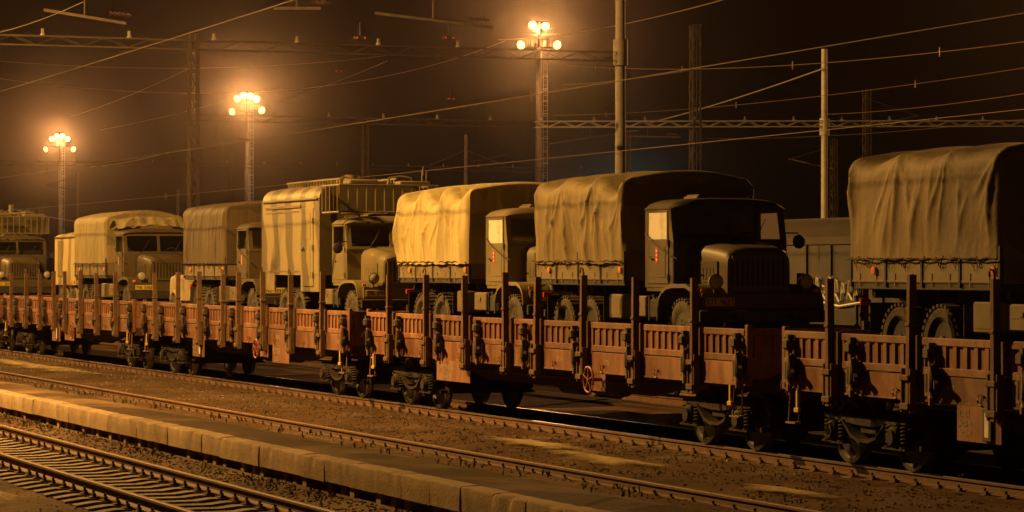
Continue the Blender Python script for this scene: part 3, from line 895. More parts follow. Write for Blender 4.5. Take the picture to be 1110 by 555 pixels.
def chassis_mesh():
    b = MB()
    for s in (-1, 1):
        b.bbox(-5.95, .75, s * .42 - .04, s * .42 + .04, .62, .84, .01)
        b.prism_y([(-4.75, .70), (-3.5, .70), (-3.7, .54), (-4.13, .48), (-4.55, .54)], s * .55 - .05, s * .55 + .05)
        b.prism_y([(-.6, .62), (.6, .62), (.4, .54), (-.4, .54)], s * .55 - .05, s * .55 + .05)
    for x in (-5.9, -4.13, -3, -1.9, -.6, .6): b.box(x - .05, x + .05, -.42, .42, .64, .80)
    for x in (0, -3.57, -4.70):
        b.cyl((x, -.85, .485), (x, .85, .485), .07, n=10)
        b.lathe([(.05, -.16), (.16, -.13), (.2, 0), (.16, .13), (.05, .16)], (x, 0.05, .485), n=12)
    b.cyl((-3.5, 0.05, .5), (-.6, .05, .62), .05, n=8)
    b.box(-5.97, -5.90, -1.0, 1.0, .60, .72)
    b.bbox(-.9, .3, -.35, .35, .6, 1.1, .05)
    return b.mesh('chassis', M_chassis, 40)

def cab_shell_mesh():
    b = MB()
    W = 1.0; zs = 1.92; zt = 2.41
    b.box(-1.46, -1.42, -W, W, 1.14, zt)                         # rear wall
    b.box(-1.42, -.40, -W + .01, W - .01, 1.08, 1.135)           # floor
    for s in (-1, 1):
        y0, y1 = (s * W - .035, s * W) if s > 0 else (s * W, s * W + .035)
        b.box(-1.419, -.36, y0, y1, 1.14, zs)
        b.box(-1.419, -1.33, y0, y1, zs, zt)
        b.prism_y([(-.52, zs), (-.36, zs), (-.46, zt), (-.56, zt)], y0, y1)
        b.box(-1.329, -.54, y0, y1, 2.37, zt)
    # windscreen frame: sill, header, three posts
    def fx(z): return -.345 - .11 * (z - 1.9) / .44
    def slab(y0, y1, z0, z1, th=.04):
        vs = [(fx(z) - d, y, z) for y in (y0, y1) for z in (z0, z1) for d in (0, th)]
        b.add(vs, [(0, 1, 3, 2), (4, 6, 7, 5), (0, 4, 5, 1), (2, 3, 7, 6), (0, 2, 6, 4), (1, 5, 7, 3)])
    slab(-W, W, 1.86, 1.92); slab(-W, W, 2.36, 2.42)
    slab(-W, -.90, 1.92, 2.36); slab(.90, W, 1.92, 2.36); slab(-.035, .035, 1.92, 2.36)
    b.box(-.41, -.345, -W, W, 1.14, 1.858)                       # firewall
    r = arc_roof(-1.49, -.40, 1.015, 2.40, .18)
    b.add(r.v, r.f)
    return b.mesh('cab', M_olive, 45)

def pane_mesh(y0, y1):
    b = MB()
    def fx(z): return -.362 - .11 * (z - 1.9) / .44
    b.add([(fx(1.91), y0, 1.91), (fx(1.91), y1, 1.91), (fx(2.365), y1, 2.365), (fx(2.365), y0, 2.365)], [(0, 1, 2, 3)])
    return b.mesh('windscreen_pane', M_window)

def door_mesh():
    b = MB()
    b.bbox(-1.35, -.51, -.014, -.002, 1.20, 1.915, .006)
    b.box(-1.35, -1.315, -.014, -.002, 1.916, 2.38); b.box(-.575, -.54, -.014, -.002, 1.916, 2.38)
    b.box(-1.314, -.576, -.014, -.002, 2.35, 2.38)
    b.bbox(-1.18, -.62, -.020, -.013, 1.30, 1.80, .004)
    for z in (1.3, 1.85): b.cyl((-.505, -.02, z - .05), (-.505, -.02, z + .05), .018, n=6)
    return b.mesh('door', M_olive, 40)
def door_handle_mesh():
    b = MB(); b.bar((-1.21, -.045, 1.62), (-1.08, -.045, 1.60), .02, .025); b.cyl((-1.2, -.05, 1.62), (-1.2, -.01, 1.62), .02, n=6)
    return b.mesh('handle', M_latch)
def door_label_mesh():
    b = MB(); b.mi = 0
    b.add([(0, -.024, -.13), (.10, -.024, -.13), (.10, -.024, .13), (0, -.024, .13)], [(0, 1, 2, 3)])
    b.mi = 1
    for z in (-.07, .0, .07): b.add([(.025, -.026, z - .018), (.075, -.026, z - .018), (.075, -.026, z + .018), (.025, -.026, z + .018)], [(0, 1, 2, 3)])
    return b.mesh('door_label', [M_red, M_white])

def hood_mesh():
    b = MB()
    secs = []
    for x, hw, zt, zb in ((-.34, .70, 1.90, 1.14), (-.1, .68, 1.885, 1.12), (.35, .60, 1.83, 1.08), (.62, .555, 1.79, 1.05), (.70, .54, 1.74, 1.05), (.72, .51, 1.70, 1.06)):
        ring = [(-hw, zb), (-hw, zt - .30), (-hw * .985, zt - .16), (-hw * .90, zt - .07), (-hw * .68, zt - .02), (-hw * .3, zt), (hw * .3, zt), (hw * .68, zt - .02), (hw * .90, zt - .07), (hw * .985, zt - .16), (hw, zt - .30), (hw, zb)]
        secs.append([(x, y, z) for y, z in ring])
    n = len(secs[0]); vs = [p for s in secs for p in s]
    fs = [(i * n + k, (i + 1) * n + k, (i + 1) * n + k + 1, i * n + k + 1) for i in range(len(secs) - 1) for k in range(n - 1)]
    fs += [tuple(range((len(secs) - 1) * n, len(secs) * n))]
    b.add(vs, fs)
    for s in (-1, 1):
        M = Matrix.Translation((0, s * .655, 0)) @ Matrix.Rotation(-s * .135, 4, 'Z')
        b.bbox(-.18, .46, -.012, .012, 1.22, 1.56, .006, M)      # side access panel
        for k in range(5): b.box(-.1 + k * .1, -.04 + k * .1, -.018, .018, 1.28, 1.46, M)
    b.tube([(-.2, -.1, 1.90), (-.2, -.1, 1.96), (-.2, 0, 1.97)], .016, 5)
    return b.mesh('hood', M_olive, 40)
def grille_mesh():
    b = MB()
    b.mi = 1
    b.box(.715, .735, -.44, .44, 1.16, 1.62)
    b.mi = 0
    b.box(.735, .765, -.48, .48, 1.60, 1.65); b.box(.735, .765, -.48, .48, 1.12, 1.17)
    for k in range(11):
        y = -.44 + k * .088
        b.box(.737, .762, y - .022, y + .022, 1.17, 1.60)
    return b.mesh('radiator_grille', [M_olive_d, M_chassis])
def fender_mesh():
    """left-hand wing over a front wheel, lying at y 0..0.54 outwards to -y"""
    b = MB()
    out = [(-.72, .84), (-.66, .98), (-.54, 1.10), (-.36, 1.17), (-.1, 1.20), (.40, 1.20), (.58, 1.14), (.70, 1.0), (.74, .82)]
    inn = [(x * .955 + .0, z - .028) for x, z in out]
    poly = out + inn[::-1]
    n = len(out)
    vs = [(x, y, z) for y in (-.54, 0) for x, z in poly]
    m = len(poly)
    fs = [(i, i + 1, i + 1 + m, i + m) for i in range(m - 1)] + [(m - 1, 0, m, 2 * m - 1)]
    fs += [(i, m - 1 - i, m - 2 - i, i + 1) for i in range(n - 1)] + [(m + i, m + i + 1, 2 * m - 2 - i, 2 * m - 1 - i) for i in range(n - 1)]
    b.add(vs, fs)
    lip = [(x, z - .06) for x, z in out]                        # rolled outer lip
    vs = [(x, -.542, z + .004) for x, z in out] + [(x, -.546, z) for x, z in lip]
    b.add(vs, [(i, i + 1, n + i + 1, n + i) for i in range(n - 1)])
    return b.mesh('fender', M_olive, 40)
def headlight_mesh():
    b = MB(); b.mi = 0
    b.lathe([(.03, -.17), (.09, -.12), (.118, -.03), (.122, .0), (.105, .004)], axis='x', n=20)
    b.cyl((-.06, 0, -.18), (-.06, 0, -.08), .025, n=8)
    b.mi = 1
    b.lathe([(.105, .002), (.085, .018), (.04, .03), (.004, .032)], axis='x', n=20)
    return b.mesh('headlight', [M_olive_d, M_lens], 40)
def bumper_mesh():
    b = MB(); b.bbox(.80, .88, -1.08, 1.08, .60, .80, .02)
    for s in (-1, 1):
        b.box(.66, .80, s * .42 - .05, s * .42 + .05, .62, .78)
        b.tube([(.88, s * .5, .70), (.98, s * .5, .70), (1.0, s * .5, .64), (.95, s * .5, .60)], .022, 6)
    return b.mesh('bumper', M_chassis, 40)
def bumper_skirt_mesh():
    b = MB(); b.bbox(.70, .76, -1.0, 1.0, .80, 1.06, .015); return b.mesh('front_apron', M_olive_d)
def mirror_mesh():
    b = MB(); b.tube([(-.42, 0, 2.02), (-.34, -.20, 2.02), (-.34, -.22, 1.96)], .012, 5)
    b.lathe([(.02, -.02), (.10, -.018), (.115, 0), (.10, .03), (.03, .045)], (-.345, -.22, 1.88), axis='x', n=14)
    return b.mesh('mirror', M_chassis, 40)
def hatch_mesh():
    b = MB(); b.bbox(-1.15, -.62, -.46, .46, 2.56, 2.61, .015); b.bbox(-1.12, -.65, -.42, .42, 2.61, 2.635, .01); return b.mesh('roof_hatch', M_olive_d)
def toolbox_mesh():
    b = MB(); b.bbox(-1.92, -1.30, -1.06, -.60, .66, 1.0, .02); b.box(-1.90, -1.32, -1.066, -1.06, .82, .83); b.box(-1.65, -1.57, -1.075, -1.06, .84, .90)
    return b.mesh('tool_box', M_olive_d)
def tank_mesh():
    b = MB(); b.bbox(-1.26, -.80, -1.04, -.66, .62, .98, .05); b.cyl((-1.05, -1.0, .98), (-1.05, -1.0, 1.03), .05, n=10)
    for x in (-1.2, -.88): b.box(x - .02, x + .02, -1.05, -.65, .61, .99)
    b.bbox(-1.3, -.76, -1.08, -.7, .5, .54, .01)
    return b.mesh('fuel_tank', M_chassis, 40)
def seat_mesh():
    b = MB(); b.bbox(-1.36, -.86, -.86, .86, 1.14, 1.50, .04); b.bbox(-1.41, -1.28, -.86, .86, 1.5, 2.0, .04); return b.mesh('seat', M_chassis)
def steering_mesh():
    b = MB()
    c = Vector((-.72, .45, 1.86))
    b.tube([c + Vector((.10 * math.cos(t) * .6, .21 * math.sin(t), .17 * math.cos(t))) for t in [2 * math.pi * i / 16 for i in range(16)]], .016, 5, closed=True)
    b.cyl(c, (-.45, .45, 1.5), .02, n=6)
    return b.mesh('steering_wheel', M_chassis, 40)

def bed_mesh():
    b = MB()
    b.bbox(-6.0, -2.0, -1.13, 1.13, 1.16, 1.25, .01)
    for k in range(7):
        x = -5.8 + k * .6
        b.box(x - .05, x + .05, -.9, .9, 1.04, 1.16)
    for s in (-1, 1): b.bbox(-5.9, -2.05, s * .45 - .05, s * .45 + .05, .845, 1.04, .01)
    return b.mesh('bed', M_chassis)
def board_mesh(L, h):
    b = MB()
    b.bbox(0, L, -.012, .016, 0, h, .006)
    b.bbox(.01, L - .01, -.018, -.011, .012, .042, .003)
    for x in (L * .25, L * .75):
        b.bbox(x - .014, x + .014, -.020, -.011, -.04, h * .3, .004)
    b.tube([(L * .5 + .03 * math.cos(t), -.03, h * .55 + .03 * math.sin(t)) for t in [2 * math.pi * i / 8 for i in range(8)]], .007, 4, closed=True)
    return b.mesh('sideboard', M_olive_d)
def bedpost_mesh(h):
    b = MB(); b.bbox(-.03, .03, -.028, .03, -.05, h + .04, .006); return b.mesh('bed_post', M_chassis)
def mudflap_mesh():
    b = MB(); b.bbox(-.02, .0, -.26, .26, -.42, 0, .005); return b.mesh('mud_flap', M_chassis)
def underbox_mesh():
    b = MB(); b.bbox(0, .55, -.30, .0, .62, 1.02, .02); b.box(.06, .49, -.308, -.3, .68, .96); return b.mesh('locker', M_olive_d)

def tarp_mesh(m, seed, x0=-6.03, x1=-1.96, hw=1.17, zb=1.56, ztop=3.0, crown=.10, amp=.06, bows=5, sag=.07, hem=.02, fscale=1.0, skew=.0):
    L = x1 - x0; rc = .22
    side = []                                    # half section from the hem up to the crown: (y, z, outward normal, weight)
    zc = ztop - rc
    nv_s, nv_c, nv_t = 30, 7, 8
    for i in range(nv_s): 
        z = zb + (zc - zb) * i / nv_s
        side.append((hw, z, (1, 0), 1.0))
    for i in range(nv_c):
        a = math.pi / 2 * i / nv_c
        side.append((hw - rc + rc * math.cos(a), zc + rc * math.sin(a), (math.cos(a), math.sin(a)), 1.0 - .75 * i / nv_c))
    for i in range(nv_t + 1):
        k = i / nv_t; y = (hw - rc) * (1 - k)
        side.append((y, ztop + crown * (1 - (1 - k) ** 2), (0, 1), .25))
    pts = [(-y, z, (-n[0], n[1]), w) for y, z, n, w in side] + [(y, z, n, w) for y, z, n, w in side[-2::-1]]
    nu = 150
    b = MB()
    rf = random.Random(seed * 13 + 5)
    creases = []
    for sd_ in (-1, 1):
        for k in range(int(17 * fscale)):                       # long hanging folds
            xt = x0 + L * rf.random(); zt_ = ztop - .12 - rf.random() * .55; ze = zb - .1 + rf.random() * .5
            creases.append((sd_, xt, zt_, xt + rf.uniform(-.22, .22) + skew * .3, ze, amp * rf.uniform(.35, 1.0), rf.uniform(.05, .13), 0))
        for k in range(bows + 1):                               # creases fanning out from the bow corners
            xb = x0 + L * k / bows
            for q in range(4):
                ln = rf.uniform(.5, 1.15); dx = rf.uniform(-.75, .75)
                creases.append((sd_, xb + rf.uniform(-.05, .05), ztop - .06, xb + dx, ztop - ln, amp * rf.uniform(.35, .8), rf.uniform(.03, .075), 1))
    def fold(x, z, y):
        sd = seed * 3.7 + (9 if y > 0 else 0); side_ = -1 if y < 0 else 1
        h = max(0, min(1, (ztop - z) / (ztop - zb)))
        f = amp * (.9 * noise.noise(Vector((x * 1.1, z * .35, sd))) * (.3 + .7 * h) + .25 * noise.noise(Vector((x * 3.1, z * 1.6, sd + 4))))
        for (s_, xa, za, xe, ze, A, w, kind) in creases:
            if s_ != side_: continue
            t = (za - z) / (za - ze)
            if t < -.15 or t > 1.2: continue
            xc = xa + (xe - xa) * t + .03 * noise.noise(Vector((z * 2.3, xa * 7, sd)))
            d = abs(x - xc); ww = w * (.55 + .9 * max(0, t)) if kind == 0 else w * (.6 + 1.2 * max(0, t))
            if d > ww * 4: continue
            env = min(1, max(0, (t + .15) / .35)) * min(1, max(0, (1.2 - t) / .45))
            f += A * env * math.exp(-d / ww * 1.15)
        return f + amp * .25 * h
    for i in range(nu + 1):
        u = i / nu; x = x0 + L * u
        dip = sag * abs(math.sin(math.pi * bows * u)) ** 1.3 * (0.5 + noise.noise(Vector((u * bows * .9, seed, 3.3))) + .35)
        e = min(u, 1 - u) * L
        for (y, z, n, w) in pts:
            f = fold(x, z, y) * w
            dk = max(0, min(1, (z - zc + .9) / .9)); d = dip * (1.0 if z > zc else dk * dk * (3 - 2 * dk)) * (1 if abs(y) > .5 * hw else .55)
            low = hem * (noise.noise(Vector((x * 2.2, seed, 8))) + .4 * math.sin(x * 16)) * max(0, 1 - (z - zb) / .15)
            rnd_end = .06 * max(0, 1 - e / .10) ** 2
            b.v.append((x + (.03 * noise.noise(Vector((z * 1.7, y, seed))) if e < .05 else 0), y + n[0] * (f - rnd_end), z + n[1] * (f - rnd_end) - d + low))
    m_ = len(pts)
    b.f = [(i * m_ + j, i * m_ + j + 1, (i + 1) * m_ + j + 1, (i + 1) * m_ + j) for i in range(nu) for j in range(m_ - 1)]
    b.m = [0] * len(b.f)
    # end curtains
    for xe, i in ((x0, 0), (x1, nu)):
        base = i * m_; half = m_ // 2
        cols = 9
        n0 = len(b.v)
        for j in range(half + 1):
            A = Vector(b.v[base + j]); B = Vector(b.v[base + m_ - 1 - j])
            for k in range(cols):
                p = A.lerp(B, k / (cols - 1))
                ww = math.sin(math.pi * k / (cols - 1))
                p.x += (.03 * noise.noise(Vector((p.y * 3, p.z * .8, seed + i))) ) * ww
                b.v.append(tuple(p))
        for j in range(half):
            for k in range(cols - 1):
                q = (n0 + j * cols + k, n0 + j * cols + k + 1, n0 + (j + 1) * cols + k + 1, n0 + (j + 1) * cols + k)
                b.f.append(q if i == 0 else q[::-1]); b.m.append(0)
    return b.mesh('tarpaulin', m, 50)

def tie_rope_mesh(seed):
    b = MB(); r = random.Random(seed)
    for k in range(9):
        x = -5.8 + k * .46 + r.uniform(-.04, .04)
        z = 1.60
        for s in (-1, 1): b.tube([(x + s * .10, -1.185, z + r.uniform(-.02, .02)), (x + s * .03, -1.178, z - .10), (x, -1.165, z - .14)], .0045, 4)
        b.tube([(x, -1.165, z - .14), (x + .01, -1.16, z - .19)], .0045, 4)
    pts = [(-6.0 + i * .1, -1.205 + r.uniform(-.006, .006), 1.572 + .012 * math.sin(i * 1.7)) for i in range(41)]
    b.tube(pts, .011, 5)
    return b.mesh('tie_rope', M_rope)

def strokes_plate(parent, x, y, z, seed, w=.50, h=.13):
    b = MB(); b.bbox(x, x + .012, y, y + w, z, z + h, .004)
    o = b.build('number_plate', M_plate, parent)
    r = random.Random(seed)
    t = lettering(''.join(r.choice('0123456789') for _ in range(3)) + ' ' + ''.join(r.choice('0123456789') for _ in range(4)), h * .62, 0, 0, 0)
    b2 = MB()
    b2.add([(x + .0145, y + .02 + p[0], z + h * .18 + p[2]) for p in t.v], t.f)
    b2.build('lettering', M_ink, o)
    return o

VAN_CAMO = camo_mat('van_camouflage', (0.26, 0.212, 0.104), (0.105, 0.083, 0.043), 1.15, .16, 1.1)
VAN_CAMO2 = camo_mat('van_camouflage_far', (0.15, 0.12, 0.065), (0.09, 0.075, 0.04), 1.3, .1, .4)
BOX_CAMO = camo_mat('trailer_camouflage', (0.46, 0.36, 0.15), (0.22, 0.17, 0.09), 1.25, -.12, 2.2)

def van_section(hw, z0, zw, zt, n=9):
    sec = [(-hw, z0), (-hw, zw)]
    rc = .30
    for i in range(1, n + 1):
        a = math.pi / 2 * i / n
        sec.append((-hw + rc - rc * math.cos(a), zw + (zt - .10 - zw) * math.sin(a)))
    for i in range(1, 6):
        k = i / 5; sec.append((-(hw - rc) * (1 - k), zt - .10 * (1 - k) ** 2))
    return sec + [(-y, z) for y, z in sec[-2::-1]]

def van_body(parent, camo, x0=-6.4, x1=-1.85):
    sec = van_section(1.17, .93, 2.98, 3.36)
    b = MB()
    # the side is cut out over the rear wheels
    b.prism_x([p for p in van_section(1.17, 1.30, 2.98, 3.36)], x0, x1)
    body = b.build('van_body', camo, parent, 40)
    for nm, a, c in (('side_skirt', x0, -4.95 - .45), ('side_skirt', -3.35 + .05, x1)):
        
        for y0_ in (-1.168, 1.12):
            q = MB(); q.bbox(a + .002, c, y0_, y0_ + .048, .93, 1.298, .01); q.build(nm, camo, parent)
    q = MB()
    q.bbox(x0 + .1, x1 - .1, -1.215, -1.172, 2.955, 3.0, .008); q.bbox(x0 + .1, x1 - .1, 1.172, 1.215, 2.955, 3.0, .008)
    q.bbox(x0 - .02, x0 + .03, -1.185, 1.185, 1.0, 3.0, .01)
    q.bbox(x0 + .35, x0 + 3.15, -1.20, -1.172, 2.80, 2.86, .006)
    q.build('rain_gutter', M_olive_d, body)
    d = MB(); xd = x1 - 1.25
    d.bbox(xd, xd + .80, -1.188, -1.172, 1.05, 2.78, .006)
    d.bbox(xd + .12, xd + .62, -1.196, -1.187, 2.08, 2.66, .008)
    d.bbox(xd + .18, xd + .62, -1.196, -1.187, 1.25, 1.98, .008)
    for z in (1.3, 1.9, 2.5): d.cyl((xd + .81, -1.2, z - .06), (xd + .81, -1.2, z + .06), .02, n=6)
    do = d.build('van_door', camo, parent)
    h = MB(); h.bar((xd + .04, -1.225, 1.86), (xd + .20, -1.225, 1.90), .02, .035); h.cyl((xd + .06, -1.23, 1.86), (xd + .06, -1.18, 1.86), .022, n=6); h.build('handle', M_latch, do)
    w = MB()
    for xx in (x0 + .2, x0 + 1.2, x0 + 2.2):
        for z in (1.5, 2.3): w.cyl((xx, -1.18, z), (xx, -1.172, z), .03, n=8)
    w.bbox(x0 + .3, x0 + 3.0, -1.180, -1.171, 1.36, 1.40, .003)
    w.bbox(x0 + .3, x0 + 3.0, -1.180, -1.171, 2.70, 2.74, .003)
    w.build('trim_strip', M_olive_d, body)
    f = MB(); f.bbox(x1 + .002, x1 + .03, -.6, .6, 1.7, 2.6, .008); f.build('front_panel', M_olive_d, body)
    # walkway rail along the roof
    r = MB()
    for y in (-.62, .62):
        r.bbox(x0 + .2, x1 - .05, y - .03, y + .03, 3.40, 3.44, .006)
        n = 19
        for k in range(n):
            x = x0 + .3 + (x1 - x0 - .5) * k / (n - 1); r.box(x - .02, x + .02, y - .02, y + .02, 3.30, 3.40)
    r.build('roof_rail', M_olive_d, body)
    v = MB(); v.bbox(-3.6, -3.1, -.3, .2, 3.35, 3.46, .03); v.cyl((-2.6, -.2, 3.3), (-2.6, -.2, 3.52), .12, .16, n=14)
    v.build('roof_vent', M_olive_d, body, 40)
    return body

def roof_rack(parent, x0=-1.80, x1=-.55):
    b = MB(); z0, z1 = 2.66, 3.24; hw = 1.12
    for z in (z0, z1):
        b.tube([(x0, -hw, z), (x1, -hw, z), (x1, hw, z), (x0, hw, z)], .022, 6)
    for k in range(12):
        y = -hw + 2 * hw * k / 11; b.cyl((x1, y, z0), (x1, y, z1), .014, n=6)
    for s in (-1, 1):
        for k in range(5):
            x = x0 + (x1 - x0) * k / 4.5; b.cyl((x, s * hw, z0), (x, s * hw, z1), .014, n=6)
    for k in range(7):
        y = -1 + 2 * k / 6; b.bar((x0, y, z0), (x1, y, z0), .05, .02)
    o = b.build('roof_rack', M_olive_d, parent, 40)
    c = MB(); c.bbox(-1.5, -1.0, -.75, -.1, 3.26, 3.38, .03); c.tube([(-1.3, .2, 3.24), (-1.3, .25, 3.42), (-1.3, .5, 3.46), (-1.3, .75, 3.42), (-1.3, .8, 3.24)], .025, 6)
    c.tube([(-1.0, .9, 3.24), (-1.0, .9, 3.56), (-1.0, .95, 3.58), (-1.0, 1.0, 3.56), (-1.0, 1.0, 3.24)], .014, 5)
    c.tube([(-1.2, -.9, 3.24), (-1.2, -.9, 3.40), (-1.2, -.8, 3.44), (-1.2, -.7, 3.40), (-1.2, -.7, 3.24)], .02, 5)
    c.bbox(-1.1, -.7, .3, 1.0, 3.25, 3.34, .02)
    c.build('stowed_gear', M_olive_d, o, 40)
    return o

def repaint(o, m):
    for sl in o.material_slots[:1]:
        sl.link = 'OBJECT'; sl.material = m
def make_truck(s_axle, label, seed, tarp=None, van=None, bright_panes=(False, False), rack=False, dx=0.0, dy=0.0, paint_label=True, group='army trucks on the flat wagons', paint=None, near_mirror=False):
    rr = random.Random(seed)
    t = thing('army_truck', label, 'truck', (-s_axle, Y_TRAIN + dy, DECK + .003), group, rr.uniform(-.006, .006))
    link('chassis', cached('chassis', chassis_mesh), t)
    for s in (-1, 1):
        truck_wheel(t, 0, s * .90, .24, True, 0 if s < 0 else 1)
        for x in (-3.57, -4.70): truck_wheel(t, x, s * .87, .50, False, 0 if s < 0 else 1)
    cab = link('cab', cached('cab', cab_shell_mesh), t)
    link('windscreen_pane', cached('paneL', lambda: pane_mesh(-.90, -.035)), cab)
    link('windscreen_pane', cached('paneR', lambda: pane_mesh(.035, .90)), cab)
    for s in (-1, 1):
        def dm(): return door_mesh()
        d = link('door', cached('door', dm), t, (0, s * 1.0, 0))
        if s > 0: d.scale = (1, -1, 1)
        link('handle', cached('dhandle', door_handle_mesh), d)
        g = cached('dglass', lambda: MB().add([(-1.316, -.004, 1.914), (-.574, -.004, 1.914), (-.574, -.004, 2.352), (-1.316, -.004, 2.352)], [(0, 1, 2, 3)]).mesh('window_glass', M_window))
        if not bright_panes[0 if s < 0 else 1]: link('window_glass', g, d)
        else:
            q = cached('dpane', lambda: MB().add([(-1.316, -.004, 1.914), (-.574, -.004, 1.914), (-.574, -.004, 2.352), (-1.316, -.004, 2.352)], [(0, 1, 2, 3)]).mesh('bright_pane', M_bright_pane))
            bl = link('bright_pane', q, d)
            if s > 0: repaint(bl, M_bright_pane_far)
        if paint_label: link('door_label', cached('dlabel', door_label_mesh), d, (-1.0 + rr.uniform(-.05, .05), 0, 1.66))
        f = link('fender', cached('fender', fender_mesh), t, (0, s * .58, 0))
        if s > 0: f.scale = (1, -1, 1)
        link('headlight', cached('headlight', headlight_mesh), t, (.80, s * .78, 1.24))
        if s > 0 or near_mirror:
            mr = link('mirror', cached('mirror', mirror_mesh), t, (0, s * 1.0, 0))
            if s > 0: mr.scale = (1, -1, 1)
        else:       # mirror folded away: only its stay rod crosses the door
            link('mirror_stay', cached('stay', lambda: MB().tube([(-1.40, -1.03, 2.02), (-1.0, -1.06, 1.86), (-.45, -1.04, 1.66), (-.25, -.98, 1.60)], .012, 5).mesh('mirror_stay', M_chassis)), t)
        ind = cached('indic', lambda: MB().bbox(0, .03, -.04, .04, -.03, .03, .008).mesh('indicator', M_orange))
        link('indicator', ind, t, (.73, s * .98, 1.10))
    link('hood', cached('hood', hood_mesh), t)
    link('radiator_grille', cached('grille', grille_mesh), t)
    link('bumper', cached('bumper', bumper_mesh), t)
    link('front_apron', cached('apron', bumper_skirt_mesh), t)
    strokes_plate(t, .765, -.95, .86, seed)
    for yw in (-.5, .42):
        link('wiper', cached('wiper', lambda: MB().tube([(-.335, 0, 1.90), (-.36, .14, 2.10), (-.385, .22, 2.24)], .008, 4).mesh('wiper', M_chassis)), cab, (0, yw, 0))
    for xc, xe in ((.62, 1.25), (-5.85, -6.45)):
        def chain_mesh(xc=xc, xe=xe):
            b = MB(); p, q = Vector((xc, -.5, .66)), Vector((xe, -1.2, .03))
            for k in range(14):
                m_ = p.lerp(q, (k + .5) / 14); dv = (q - p).normalized() * .035; sd = Vector((0, 0, .014)) if k % 2 else Vector((.012, .012, 0))
                b.tube([m_ - dv + sd, m_ + dv + sd, m_ + dv - sd, m_ - dv - sd], .007, 4, closed=True)
            return b.mesh('tie_chain', M_latch)
        ch = link('tie_chain', cached(('chain', xc), chain_mesh), t); ch['kind'] = 'stuff'
    link('roof_hatch', cached('hatch', hatch_mesh), cab)
    link('seat', cached('seat', seat_mesh), cab)
    link('steering_wheel', cached('steer', steering_mesh), cab)
    link('tool_box', cached('toolbox', toolbox_mesh), t)
    link('fuel_tank', cached('tank', tank_mesh), t)
    if tarp:
        link('bed', cached('bed', bed_mesh), t)
        h = .44
        for s in (-1, 1):
            n = 4; L = (4.0 - .05 * n) / n
            for k in range(n):
                x = -6.0 + .025 + k * (L + .05)
                o = link('sideboard', cached(('sb', round(L, 3)), lambda: board_mesh(L, h)), t, (x, s * 1.13, 1.25) if s < 0 else (x + L, s * 1.13, 1.25), (0, 0, 0 if s < 0 else math.pi))
            for k in range(n + 1):
                link('bed_post', cached('bpost', lambda: bedpost_mesh(h)), t, (-6.0 + .0 + k * (L + .05) * .9999, s * 1.13, 1.25), (0, 0, 0 if s < 0 else math.pi))
        for x in (-6.0, -2.0):
            o = link('end_gate', cached('gate', lambda: MB().bbox(-.02, .02, -1.10, 1.10, 1.25, 1.72, .01).mesh('end_gate', M_olive_d)), t, (x, 0, 0))
        kw = dict(tarp); m = kw.pop('mat')
        tarp_o = link('tarpaulin', tarp_mesh(m, seed, **kw), t)
        link('tie_rope', tie_rope_mesh(seed), tarp_o)
        link('tail_lamp', cached('tail', lambda: MB().bbox(-.05, 0, -.08, .08, -.05, .05, .01).mesh('tail_lamp', M_red)), t, (-6.02, -.9, .98))
        for x in (-2.95, -5.5): link('mud_flap', cached('flap', mudflap_mesh), t, (x, -.85, .98))
        link('locker', cached('locker', underbox_mesh), t, (-2.75, -.80, 0))
        rf = cached('refl', lambda: MB().lathe([(.06, 0), (.055, -.015), (.01, -.02)], n=12).mesh('side_reflector', M_orange))
        for x in (-2.12, -5.3): link('side_reflector', rf, t, (x, -1.165, 1.42))
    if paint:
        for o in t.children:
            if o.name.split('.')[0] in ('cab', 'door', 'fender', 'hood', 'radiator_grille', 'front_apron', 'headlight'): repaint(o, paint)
    if van: van_body(t, van)
    if rack: roof_rack(t)
    return t

TP = tarp_mat('tarp_yellow_canvas', (0.53, 0.44, 0.205), (0.42, 0.345, 0.155))
T_olive = tarp_mat('tarp_olive_canvas', (0.24, 0.185, 0.086), (0.18, 0.14, 0.066))
T_brown = tarp_mat('tarp_brown_canvas', (0.225, 0.165, 0.082), (0.175, 0.128, 0.066), blotch=True)
T_tan = tarp_mat('tarp_tan_canvas', (0.105, 0.075, 0.042), (0.08, 0.058, 0.034))
T_pale = tarp_mat('tarp_pale_canvas', (0.31, 0.255, 0.13), (0.24, 0.20, 0.105))

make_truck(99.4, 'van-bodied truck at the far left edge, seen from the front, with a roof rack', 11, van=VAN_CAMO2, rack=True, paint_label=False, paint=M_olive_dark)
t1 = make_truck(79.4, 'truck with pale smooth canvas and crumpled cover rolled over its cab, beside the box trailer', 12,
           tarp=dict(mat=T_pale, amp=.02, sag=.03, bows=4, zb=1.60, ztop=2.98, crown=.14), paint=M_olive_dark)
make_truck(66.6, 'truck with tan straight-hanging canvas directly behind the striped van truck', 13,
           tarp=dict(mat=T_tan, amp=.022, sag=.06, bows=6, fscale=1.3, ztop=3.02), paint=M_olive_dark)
make_truck(58.9, 'van-bodied truck with camouflage stripes and a barred rack above its cab', 14, van=VAN_CAMO, rack=True, paint_label=False, near_mirror=True)
make_truck(49.3, 'truck with bright yellowish wrinkled canvas, just right of the striped van truck', 15,
           tarp=dict(mat=TP, amp=.062, sag=.26, bows=3, zb=1.53), bright_panes=(True, False))
make_truck(41.9, 'truck with olive wrinkled canvas, dark front and pale side window', 16,
           tarp=dict(mat=T_olive, amp=.058, sag=.30, bows=3, zb=1.53, x0=-5.95, skew=.4), bright_panes=(True, True), paint=M_olive_dark)
make_truck(29.9, 'nearest truck at the right edge with large brown wrinkled canvas', 17,
           tarp=dict(mat=T_brown, amp=.05, sag=.12, bows=3, zb=1.58, fscale=.8, skew=-.5))

